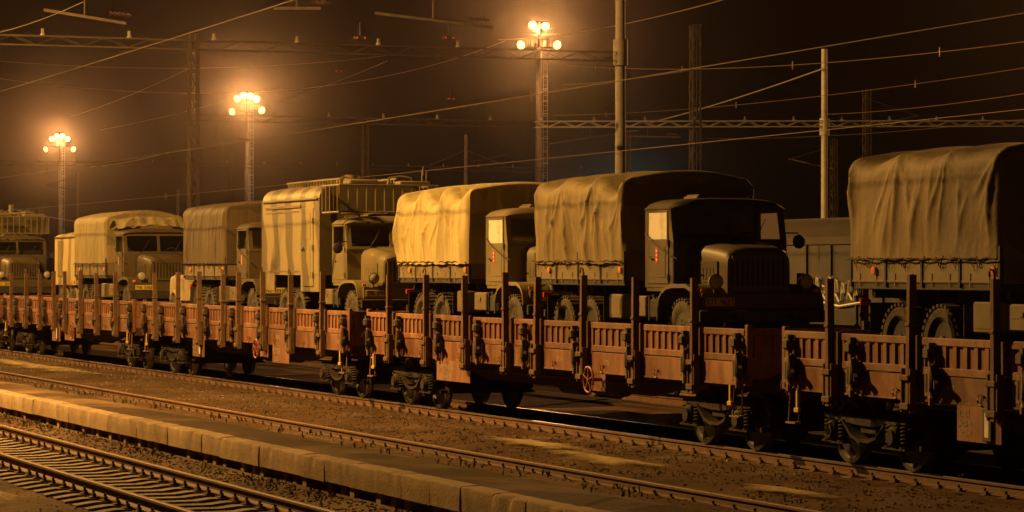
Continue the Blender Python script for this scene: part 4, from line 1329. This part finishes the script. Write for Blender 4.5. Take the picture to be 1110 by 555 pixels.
# crumpled cover rolled over the cab of the pale canvas truck
def roll_mesh():
    b = MB()
    def f(u, v):
        y = -1.08 + 2.2 * v
        a = math.pi * 1.1 * u - .15
        n = noise.noise(Vector((y * 2.2, u * 3, 2))) ; n2 = 1 - 2 * abs(noise.noise(Vector((y * 3.4, u * 2.2, 5))))
        r = .17 + .045 * n + .05 * n2
        return (-.62 - 1.35 * (1 - u) * .9 + r * math.sin(a) * .6, y, 2.62 + .30 * math.sin(min(math.pi, a + .3)) * .75 + .06 * n2 + .03 * n - .10 * abs(v * 2 - 1) ** 4)
    b.grid(f, 26, 60)
    return b.mesh('rolled_cover', T_pale, 75)
link('rolled_cover', roll_mesh(), t1)

# box trailer behind the pale canvas truck
def small_wheel(parent, x, y, z, r=.36):
    b = MB(); b.lathe([(.18 * r / .36, -.08), (.24 * r / .36, -.1), (.34 * r / .36, -.09), (r, -.06), (r, .06), (.34 * r / .36, .09), (.24 * r / .36, .1), (.18 * r / .36, .08)], n=24)
    o = b.build('wheel', M_tyre, parent, 40, (x, y, z))
    h = MB(); h.lathe([(.19 * r / .36, -.07), (.15 * r / .36, -.03), (.07 * r / .36, -.05), (.05, -.10), (.02, -.10)], n=16); h.build('rim', M_pale, o, 40)
    return o
tb_ = thing('box_trailer', 'small box trailer with yellow and brown stripes beside the pale canvas truck', 'trailer', (-88.4, Y_TRAIN, DECK + .003))
b = MB(); b.prism_x(van_section(1.12, .95, 2.36, 2.60), 0, 2.95); bo = b.build('box_body', BOX_CAMO, tb_, 40)
q = MB(); q.bbox(.02, 2.93, -1.15, -1.122, 2.36, 2.41, .006); q.bbox(.5, 1.1, -1.14, -1.122, 1.2, 2.3, .006); q.build('trim_strip', M_olive_d, bo)
q = MB(); q.bbox(.1, 2.85, -.45, -.35, .72, .95, .01); q.bbox(.1, 2.85, .35, .45, .72, .95, .01); q.bar((2.8, -.3, .8), (3.7, 0, .7), .08, .1); q.bar((2.8, .3, .8), (3.7, 0, .7), .08, .1); q.cyl((1.5, -.95, .42), (1.5, .95, .42), .05, n=8); q.build('trailer_chassis', M_chassis, tb_)
for x in (.8, 2.2):
    for s in (-1, 1):
        small_wheel(tb_, x, s * .98, .42, .42)
        q = MB(); q.tube([(x + .55 * math.cos(a), s * .98, .42 + .52 * math.sin(a)) for a in [math.pi * (.05 + .9 * i / 10) for i in range(11)]], .06, 6); q.build('wheel_arch', M_pale, tb_, 60)
q = MB(); q.lathe([(.06, 0), (.055, -.02), (.01, -.03)], n=12, c=(2.75, -1.13, 1.05)); q.build('side_reflector', M_orange, tb_)

# small covered trailer between the pale canvas truck and the tan canvas truck
ct = thing('covered_trailer', 'small pale rounded trailer tucked behind the tan canvas truck', 'trailer', (-74.6, Y_TRAIN - .1, DECK + .003))
def hump(u, v):
    x = 1.75 * u; a = math.pi * v
    e = (1 - abs(2 * u - 1) ** 5) ** .5 if abs(2 * u - 1) < 1 else 0
    n = noise.noise(Vector((x * 2, a * 1.5, 3)))
    y = -(.95 + .03 * n) * max(-1, min(1, 1.25 * math.cos(a))) * (.85 + .15 * e)
    return (x, y, .62 + (.66 + .04 * n) * min(1, 1.6 * math.sin(a)) * (.25 + .75 * e))
b = MB(); b.grid(hump, 26, 30); b.build('trailer_cover', M_pale, ct, 75)
q = MB(); q.bbox(.05, 1.7, -.9, .9, .55, .64, .02); q.bar((1.6, 0, .6), (1.95, 0, .6), .08, .1); q.cyl((.75, -.9, .38), (.75, .9, .38), .05, n=8); q.build('trailer_chassis', M_chassis, ct)
for s in (-1, 1):
    small_wheel(ct, .75, s * .92, .38, .38)
    q = MB(); q.tube([(.75 + .46 * math.cos(a), s * .94, .38 + .46 * math.sin(a)) for a in [math.pi * i / 10 for i in range(11)]], .07, 6); q.build('mudguard', M_pale, ct, 60)
q = MB(); q.cyl((1.55, -.7, 1.2), (1.55, -.7, 1.62), .12, .09, n=12); q.build('fuel_can', M_pale, ct, 40)

# ------------------------------------------------------------------ grey covered wagon on the track behind
RIB = MB().bbox(0, .06, -1.37, -1.331, 1.16, 3.19, .006).mesh('side_rib', M_greywagon)
def grey_wagon(s0, label):
    gw = thing('covered_wagon', label, 'covered wagon', (-s0, 26.2, 0), 'grey covered wagons behind the trucks')
    b = MB(); b.bbox(0, 14.2, -1.33, 1.33, 1.15, 3.2, .02); b.build('wagon_body', M_greywagon, gw)
    for i in range(15): link('side_rib', RIB, gw, (.02 + i * 1.007, 0, 0))
    b = MB()
    b.prism_x([(-1.36, 3.2)] + [(-1.36 + .02 + 2.68 * i / 12, 3.22 + .52 * math.sin(math.pi * (i + .35) / 12.7) ** .6) for i in range(13)] + [(1.36, 3.2)], -.05, 14.25)
    b.build('roof', M_greyroof, gw, 40)
    b = MB()
    for s in (-1, 1): b.bbox(0, 14.2, s * 1.2 - .06, s * 1.2 + .06, .9, 1.148, .01)
    b.bbox(0, 14.2, -.3, .3, .8, 1.1, .02)
    b.build('underframe', M_under, gw)
    for x in (2.4, 11.8): make_bogie(gw, x)
    return gw
gw = grey_wagon(58.5, 'grey covered goods wagon with white graffiti, behind the gap between the two nearest trucks')
grey_wagon(42.8, 'dark covered goods wagon behind the nearest brown canvas truck')
b = MB(); r = random.Random(5)
def scrib(x, z, pts): b.tube([(x + p[0], -1.378, z + p[1]) for p in pts], .022, 4)
gx0 = 9.0
for k in range(9):
    h = r.uniform(.25, .42)
    scrib(gx0 + k * .26, 2.18 + r.uniform(-.04, .04), [(0, 0), (.06, h), (.13, h * .9), (.15, h * .45), (.05, h * .35), (.2, -.02 if k % 2 else h)])
scrib(gx0 - .1, 2.08, [(0, 0), (.8, .05), (1.6, -.03), (2.5, .05)])
b.build('graffiti', M_white, gw)

# ------------------------------------------------------------------ floodlight towers
def spot_light(name, parent, loc, target, watts, angle, blend=.5, radius=.35, color=SODIUM):
    l = bpy.data.lights.new(name, 'SPOT'); l.energy = watts; l.color = color; l.spot_size = R(angle); l.spot_blend = blend; l.shadow_soft_size = radius
    o = bpy.data.objects.new(name, l); col.objects.link(o); o.parent = parent; o.location = loc
    d = Vector(target) - Vector(loc)
    o.rotation_euler = d.to_track_quat('-Z', 'Y').to_euler()
    return o
def point_light(name, parent, loc, watts, radius=.4):
    l = bpy.data.lights.new(name, 'POINT'); l.energy = watts; l.color = SODIUM; l.shadow_soft_size = radius
    o = bpy.data.objects.new(name, l); col.objects.link(o); o.parent = parent; o.location = loc
    return o

def flood_lamp(parent, loc, aim, k=1.0):
    b = MB(); b.mi = 0
    b.lathe([(.12, -.5), (.22, -.46), (.50, -.10), (.60, .0), (.58, .01)], axis='x', n=18)
    b.mi = 1
    b.lathe([(.58, .005), (.48, .12), (.25, .2), (.01, .24)], axis='x', n=18)
    b.v = [(x * k, y * k, z * k) for x, y, z in b.v]
    o = b.build('flood_lamp', [M_galv, E_lamp], parent, 40, loc)
    d = Vector(aim)
    o.rotation_euler = d.to_track_quat('X', 'Z').to_euler()
    return o

def tower(x, y, label, H=25.0, lamps=((-.6, 1.0), (.6, 1.0), (-1.7, -.8), (1.7, -.8)), watts=TOWER_W, beams=True):
    t = thing('floodlight_tower', label, 'floodlight tower', (x, y, -.2), 'floodlight towers along the yard')
    b = MB()
    b.cyl((0, 0, 0), (0, 0, H - .9), .42, .26, n=14)
    b.cyl((0, 0, 0), (0, 0, .3), .9, n=14)
    b.build('mast', M_mast, t, 40)
    # frame across the line of sight of the yard: along the u axis (towards the picture's right)
    ux, uy = RGT.x, RGT.y
    def q(u, w, z): return (u * ux + w * FWD.x, u * uy + w * FWD.y, z)
    b = MB()
    for s in (-1, 1): b.tube([q(.62 + s * .2, -.1, 2.5), q(.62 + s * .2, -.1, H - .6)], .028, 5)
    for k in range(int((H - 3) / .5)): b.bar(q(.42, -.1, 2.7 + k * .5), q(.82, -.1, 2.7 + k * .5), .03)
    for k in range(int((H - 4) / 1.2)):
        z = 3.5 + k * 1.2
        b.tube([q(.42, -.1, z), q(.38, -.5, z), q(.62, -.78, z), q(.86, -.5, z), q(.82, -.1, z)], .02, 4)
        b.bar(q(0.2, 0, z), q(.5, -.1, z), .04)
    b.build('ladder', M_galv, t)
    b = MB()
    b.lathe([(.3, H - .95), (1.05, H - .9), (1.05, H - .82), (.3, H - .8)], axis='z', n=16)
    for k in range(10):
        a = 2 * math.pi * k / 10; b.cyl((math.cos(a), math.sin(a), H - .85), (math.cos(a), math.sin(a), H + .2), .03, n=5)
    b.tube([(math.cos(2 * math.pi * k / 20), math.sin(2 * math.pi * k / 20), H + .2) for k in range(20)], .03, 5, closed=True)
    b.bar(q(-1.9, 0, H - .65), q(1.9, 0, H - .65), .1); b.bar(q(-1.6, 0, H + .75), q(1.6, 0, H + .75), .1)
    b.cyl((0, 0, H - .9), (0, 0, H + 1.9), .12, n=8)
    b.bar(q(-.7, 0, H + 1.8), q(.7, 0, H + 1.8), .12, .08)
    b.build('head_frame', M_mast_d, t)
    for u, dz in lamps:
        flood_lamp(t, q(u, -.55, H + dz), (-FWD.x + ux * u * .28, -FWD.y + uy * u * .28, -.30), .72 if len(lamps) == 4 else .85)
    spot_light('lamp_light', t, q(0, -1.3, H + .7), q(0, -11.3, H - 6), watts, 165, .4, .5)
    if beams:
        for s in (-1, 1):
            p = Vector(q(s * 1.7, -1.4, H - .8)); a = Vector(q(s * 1.7 + s * 9, -9, H - 22))
            spot_light('beam_light', t, p, a, watts * 3.0, 34, .5)
    return t
tower(-262, 103, 'tallest floodlight tower with four lamps and a ladder, right of centre', lamps=((-.62, 1.45), (.62, 1.35), (-1.75, -.45), (1.75, -.45)))
tower(-380, 107, 'floodlight tower with a glaring lamp cluster above the striped van truck', lamps=((-1.3, .9), (-.45, 1.3), (.45, 1.2), (1.3, .8), (-2.0, -.9), (2.0, -.7)), beams=False, watts=TOWER_W * 1.5)
tower(-504, 108, 'farthest floodlight tower, at the left of the sky', lamps=((-1.4, .6), (-.5, 1.1), (.5, 1.1), (1.4, .6), (-2.4, -1.2), (2.4, -1.2)), beams=False, watts=TOWER_W * 1.5)
tower(-140, 105, 'floodlight tower standing outside the picture to the right', watts=TOWER_W * 6)

# lamp posts on the camera's side of the train, just left of the picture
def lamp_post(x, y, label, H=16.0, watts=POST_W):
    t = thing('lamp_post', label, 'lamp post', (x, y, -.25), 'lamp posts along the platform')
    b = MB(); b.cyl((0, 0, 0), (0, 0, H), .11, .06, n=12); b.cyl((0, 0, 0), (0, 0, 1.2), .15, n=12)
    b.tube([(0, 0, H - .05), (0, .3, H + .25), (0, 1.1, H + .4)], .04, 8)
    b.build('post', M_galv, t, 40)
    b = MB(); b.mi = 0; b.bbox(-.16, .16, .9, 1.7, H + .32, H + .46, .04); b.mi = 1; b.box(-.12, .12, 1.0, 1.62, H + .30, H + .322)
    b.build('lamp_head', [M_galv, E_lamp], t)
    l = spot_light('lamp_light', t, (0, 1.31, H + .24), (0, 1.31 + 1.2, H - 2.0), watts, 168, .25, .12, SODIUM_NEAR)
    return t
lamp_post(-58, 2.0, 'sodium lamp post left of the picture opposite the striped van truck')
lamp_post(-90, 2.0, 'sodium lamp post left of the picture opposite the box trailer', watts=POST_W * .52)
lamp_post(-119, 2.0, 'farthest sodium lamp post left of the picture')

# ------------------------------------------------------------------ overhead line structures
def lattice_beam(b, p0, p1, h, w=.30, step=.6, chord=.05):
    p0 = Vector(p0); p1 = Vector(p1); d = p1 - p0; L = d.length; n = max(2, int(L / step))
    sd = d.normalized().cross(Vector((0, 0, 1))) * (w / 2)
    for s in (-1, 1):
        for z in (0, h): b.bar(p0 + sd * s + Vector((0, 0, z)), p1 + sd * s + Vector((0, 0, z)), chord)
    for i in range(n):
        a = p0 + d * (i / n); c = p0 + d * ((i + 1) / n)
        for s in (-1, 1):
            if i % 2: b.bar(a + sd * s, c + sd * s + Vector((0, 0, h)), chord * .6)
            else: b.bar(a + sd * s + Vector((0, 0, h)), c + sd * s, chord * .6)
        b.bar(a + sd, a - sd, chord * .6)

def lattice_mast(b, x, y, H, w=.32, step=.7):
    c = .045
    for sx in (-1, 1):
        for sy in (-1, 1): b.bar((x + sx * w / 2, y + sy * w / 2, -.3), (x + sx * w * .4, y + sy * w * .4, H), c)
    n = int(H / step)
    for i in range(n):
        z0, z1 = i * step, (i + 1) * step
        for s in (-1, 1):
            b.bar((x - s * w / 2, y - w / 2, z0), (x + s * w / 2, y - w / 2, z1), c * .6)
            b.bar((x + w / 2, y - s * w / 2, z0), (x + w / 2, y + s * w / 2, z1), c * .6)
        b.bar((x + w / 2, y - w / 2, z1), (x + w / 2, y + w / 2, z1), c * .6)

def insulator(b, p, d=(0, 0, -1), n=4, r=.07):
    p = Vector(p); d = Vector(d).normalized()
    for k in range(n): b.cyl(p + d * (k * .09), p + d * (k * .09 + .05), r, r * .55, n=10)
    b.cyl(p, p + d * (n * .09), .02, n=6)

def gantry(x, y0, y1, z, label, masts, ticks=True, h=.20, rise=0.0, chord=.017, bmat=None, pmat=None, split=None):
    t = thing('catenary_gantry', label, 'gantry', (x, (y0 + y1) / 2, 0), 'overhead line gantries')
    oy = (y0 + y1) / 2
    ys = y0 if split is None else split           # left of the split a dark beam, right of it a pale one
    if split is not None:
        b = MB(); lattice_beam(b, (0, y0 - oy, z), (0, ys - oy, z), h, .22, .5, .018); b.build('beam', M_mast_d, t)
    b = MB(); lattice_beam(b, (0, ys - oy, z), (0, y1 - oy, z + rise), h, .22, .5, chord); b.build('beam', bmat or M_mast_d, t)
    for kind, y, H in masts:
        b = MB()
        if kind == 'pole': b.cyl((0, y - oy, -.3), (0, y - oy, H), .135, .10, n=14); b.cyl((0, y - oy, z - .1), (0, y - oy, z + .5), .17, n=14); b.build('mast', pmat or M_mast, t, 40)
        else: lattice_mast(b, 0, y - oy, H); b.build('mast', M_mast_d, t)
    if ticks:
        n = int((y1 - y0) / 1.9)
        for i in range(n):
            y = y0 + 1.0 + i * 1.9 - oy
            b = MB(); zz = z; z = zz + (rise * max(0, y + oy - ys) / (y1 - ys))
            b.bar((0, y, z + h), (0, y, z + h + .16), .05); b.bar((-.1, y, z + h + .03), (.1, y, z + h + .03), .05); b.build('wire_clamp', M_mast, t); z = zz
    return t
gantry(-62, -9, 26.4, 7.55, 'nearest lattice gantry high above the trucks, held by the tall round pole', [('pole', 26.4, 14.0), ('lattice', -9, 9)])
gantry(-92, 23.9, 75, 7.55, 'gantry crossing the right half of the sky level with its thin bright pole', [('lattice', 24.1, 10.4), ('pole', 47.0, 10.5), ('lattice', 42.0, 11.2), ('lattice', 75, 9)], h=.20, chord=.034, bmat=M_galv, pmat=M_galv, split=36.0, rise=.75)
gantry(-140, -12, 60, 7.75, 'middle gantry low in the sky behind the canvas trucks', [('lattice', -12, 9), ('lattice', 45.6, 10.3), ('lattice', 60, 10)])
gantry(-215, -12, 80, 7.6, 'small far gantry near the horizon at left', [('lattice', 30, 10), ('lattice', 80, 10)], ticks=False)

def single_mast(px, ptop, Z, label, kind='lattice', arm=None):
    p = pz(px, ptop, Z)
    t = thing('catenary_mast', label, 'mast', (p.x, p.y, 0), 'single overhead line masts')
    b = MB()
    if kind == 'lattice': lattice_mast(b, 0, 0, p.z); b.build('mast', M_mast_d, t)
    else: b.cyl((0, 0, -.3), (0, 0, p.z), .13, .10, n=12); b.build('mast', M_mast, t, 40)
    b = MB(); s = arm or -1
    b.tube([(0, 0, p.z - 1.6), (0, s * 2.6, p.z - 1.1)], .03, 6); b.tube([(0, 0, p.z - .4), (0, s * 2.5, p.z - 1.1)], .02, 6); insulator(b, (0, s * .5, p.z - 1.5), (0, s, .2))
    b.build('cantilever', M_mast_d, t)
    return t
single_mast(940, 97, 128, 'dim lattice mast in the dark sky above the nearest canvas', arm=1)
single_mast(904, 150, 150, 'faint mast just right of the thin bright pole')
single_mast(505, 146, 168, 'slim pale mast above the dark front of the yellowish canvas truck', 'pole', 1)
single_mast(193, 205, 190, 'short pale post over the tan canvas truck at left', 'pole')
single_mast(84, 186, 240, 'thin far post right of the farthest floodlight tower', 'pole')
single_mast(250, 160, 210, 'dim far mast left of the glaring lamp cluster tower')
single_mast(12, 222, 120, 'pale short post above the van truck at the left edge', 'pole')

# wires: each is one thing running between real supports, with a natural sag
def wire(p0, p1, label, sag=.3, r=.013, droppers=0, m=None):
    p0 = Vector(p0); p1 = Vector(p1); n = 24
    pts = []
    for i in range(n + 1):
        u = i / n; p = p0.lerp(p1, u); p.z -= sag * 4 * u * (1 - u); pts.append(p)
    b = MB(); b.tube(pts, r * .8, 5)
    for k in range(droppers):
        i = int((k + .5) / droppers * n); b.bar(pts[i] + Vector((0, 0, -.12)), pts[i] + Vector((0, 0, .12)), .03)
    o = b.build('overhead_wire', m or M_wire)
    tag(o, label, 'wire', 'overhead line wires')
    return o
def along(y, h, x0, x1): return (x0, y, CAM_H + h), (x1, y, CAM_H + h)
# wires parallel to the tracks
wire(*along(19.9, 3.45, -150, -18), 'overhead wire rising to the top right corner over the trucks', .25, .011, 6, M_wire_dim)
wire(*along(14.28, 4.80, -150, -18), 'overhead wire rising steeply from the left edge through the upper left sky', .3, .011, 0, M_wire_dim)
wire(*along(26.2, 2.85, -190, -18), 'overhead wire above the grey wagon, lowest on the right side', .2, .009, 5)
wire(pz(-10, 84, 95), pz(548, 44, 150), 'long pale wire from the left edge to the tallest tower lamps', 1.4, .017)
wire(pz(75, 127, 120), pz(205, 74, 92), 'short steep wire at left running up to the left gantry mast', .1, .013)
wire(pz(108, 141, 140), pz(300, 94, 98), 'wire passing below the glaring lamp cluster', .1, .016)
wire(pz(606, 70, 120), pz(1120, 44, 70), 'long wire level above the thin bright pole', .4, .015, 4)
wire(pz(600, 125, 130), pz(1120, 72, 80), 'sagging wire crossing behind the thin bright pole', .3, .013, 3)
wire(pz(705, 133, 140), pz(893, 74, 102), 'slanting stay wire from the top of the thin bright pole', .1, .03, 0, M_galv)
wire(pz(890, 124, 105), pz(1120, 100, 70), 'short wire at the right edge above the brown canvas', .1, .013)
wire(pz(540, 43, 100), pz(790, -2, 62), 'wire running up past the tall pole to the top edge', .2, .013)
wire(pz(97, 181, 150), pz(183, 165, 120), 'low short wire between the two left floodlight towers', .1, .014)
wire(pz(299, 110, 150), pz(420, 66, 110), 'wire climbing right of the glaring lamp cluster', .1, .013)
wire(pz(466, 179, 170), pz(504, 163, 168), 'stay wire left of the slim pale mast', .02, .016)
wire(pz(506, 163, 168), pz(548, 179, 190), 'stay wire right of the slim pale mast', .02, .016)
wire(pz(-5, 66, 130), pz(420, 60, 160), 'faint level wire high in the left sky', .5, .012)
wire(pz(610, 92, 140), pz(760, 74, 120), 'faint wire between the tall pole and the lattice mast', .1, .013)
wire(pz(760, 150, 130), pz(1120, 128, 90), 'faint wire just above the right gantry beam', .2, .01)
wire(pz(-5, 36, 58), pz(90, 2, 50), 'wire in the upper left corner', .05, .008, 0, M_wire_dim)
wire(pz(-5, 234, 140), pz(12, 226, 120), 'short wire at the left edge above the van truck', .02, .02)
wire(pz(12, 226, 120), pz(110, 243, 170), 'low wire sloping down from the short post at the left edge', .1, .02)

# a cool lamp hidden behind the trucks, seen only as a faint teal glow in the haze
cl = thing('distant_lamp', 'distant cool white lamp behind the olive canvas truck', 'lamp post', (*pz(690, 206, 470).xy, -.2))
zc = pz(690, 206, 470).z
b = MB(); b.cyl((0, 0, 0), (0, 0, zc), .12, .07, n=10); b.build('post', M_mast, cl, 40)
b = MB(); b.bbox(-.2, .2, -.5, .1, zc, zc + .15, .03); b.build('lamp_head', M_mast, cl)
tl = spot_light('lamp_light', cl, (0, -.2, zc - .1), (0, -3, zc - 5), 260000, 160, .5, .3, (.35, .72, .72))

# section insulators and cantilever bars hanging from the nearest gantry
def hanger(px, py, Z, w, tilt, label):
    p = pz(px, py, Z)
    t = thing('cantilever_bar', label, 'cantilever', p, 'dark bars hanging from the gantries')
    b = MB(); b.bar((-w / 2 * RGT.x, -w / 2 * RGT.y, tilt), (w / 2 * RGT.x, w / 2 * RGT.y, -tilt), .06); b.build('bar', M_mast_d, t)
    b = MB(); insulator(b, (w * .3 * RGT.x, w * .3 * RGT.y, -tilt * .6 + .15), (RGT.x, RGT.y, -.1), 5, .06); b.build('insulator', M_insul, t)
    b = MB(); b.bar((0, 0, 0), (0, 0, .8), .04); b.build('hanger_rod', M_mast_d, t)
    return t
hanger(92, 18, 60, 1.7, .14, 'slanting dark bar near the top left corner')
hanger(470, 22, 64, 2.6, .16, 'slanting dark bar left of the tallest tower lamps')
hanger(322, 9, 62, 1.0, .0, 'short insulator bar at the top edge left of centre')
hanger(640, 149, 140, 4.5, -.35, 'dark bracket right of the tallest tower mast')
hanger(235, 157, 120, 2.8, -.2, 'dark bracket left of the glaring lamp cluster mast')
hanger(702, 148, 140, 3.2, .03, 'dark insulated bar behind the tall pole')

def signal(px, py, Z, label, n=2):
    p = pz(px, py, Z)
    t = thing('signal_lamp', label, 'signal lamp', p, 'small red signal lamps on the gantries')
    b = MB(); b.bbox(-.06, .02, -.15, .15, -.04, .04, .012); b.bar((-.04, 0, .07), (-.04, 0, .35), .03); b.build('housing', M_chassis, t)
    for k in range(n):
        b = MB(); b.lathe([(.022, .02), (.018, .03), (.004, .034)], (0, -.09 + .18 * k / max(1, n - 1), 0), axis='x', n=10); b.build('lens', E_red, t)
    return t
signal(391, 41, 64, 'red signal lamp on the nearest gantry left of the tallest tower')
signal(367, 77, 100, 'pair of red lamps below the nearest gantry')
signal(487, 41, 65, 'red signal lamp on the nearest gantry close to the tallest tower lamps')
signal(489, 107, 95, 'red lamp hanging on the wire left of the tallest tower mast')

# ------------------------------------------------------------------ haze in the night air
hz = MB(); hz.box(-905, 305, -305, 705, -1.6, 40)
haze = hz.build('haze', None)
haze.data.materials.clear()
hm = bpy.data.materials.new('haze_air'); hm.use_nodes = True
hn = hm.node_tree.nodes; hn.remove(hn['Principled BSDF'])
pv = hn.new('ShaderNodeVolumePrincipled')
pv.inputs['Color'].default_value = (0.93, 0.82, 0.74, 1); pv.inputs['Density'].default_value = HAZE_DENSITY; pv.inputs['Anisotropy'].default_value = 0.97
hm.node_tree.links.new(pv.outputs[0], hn['Material Output'].inputs['Volume'])
haze.data.materials.append(hm)
tag(haze, 'thin sodium-lit night haze over the railway yard', 'haze', kind='stuff')
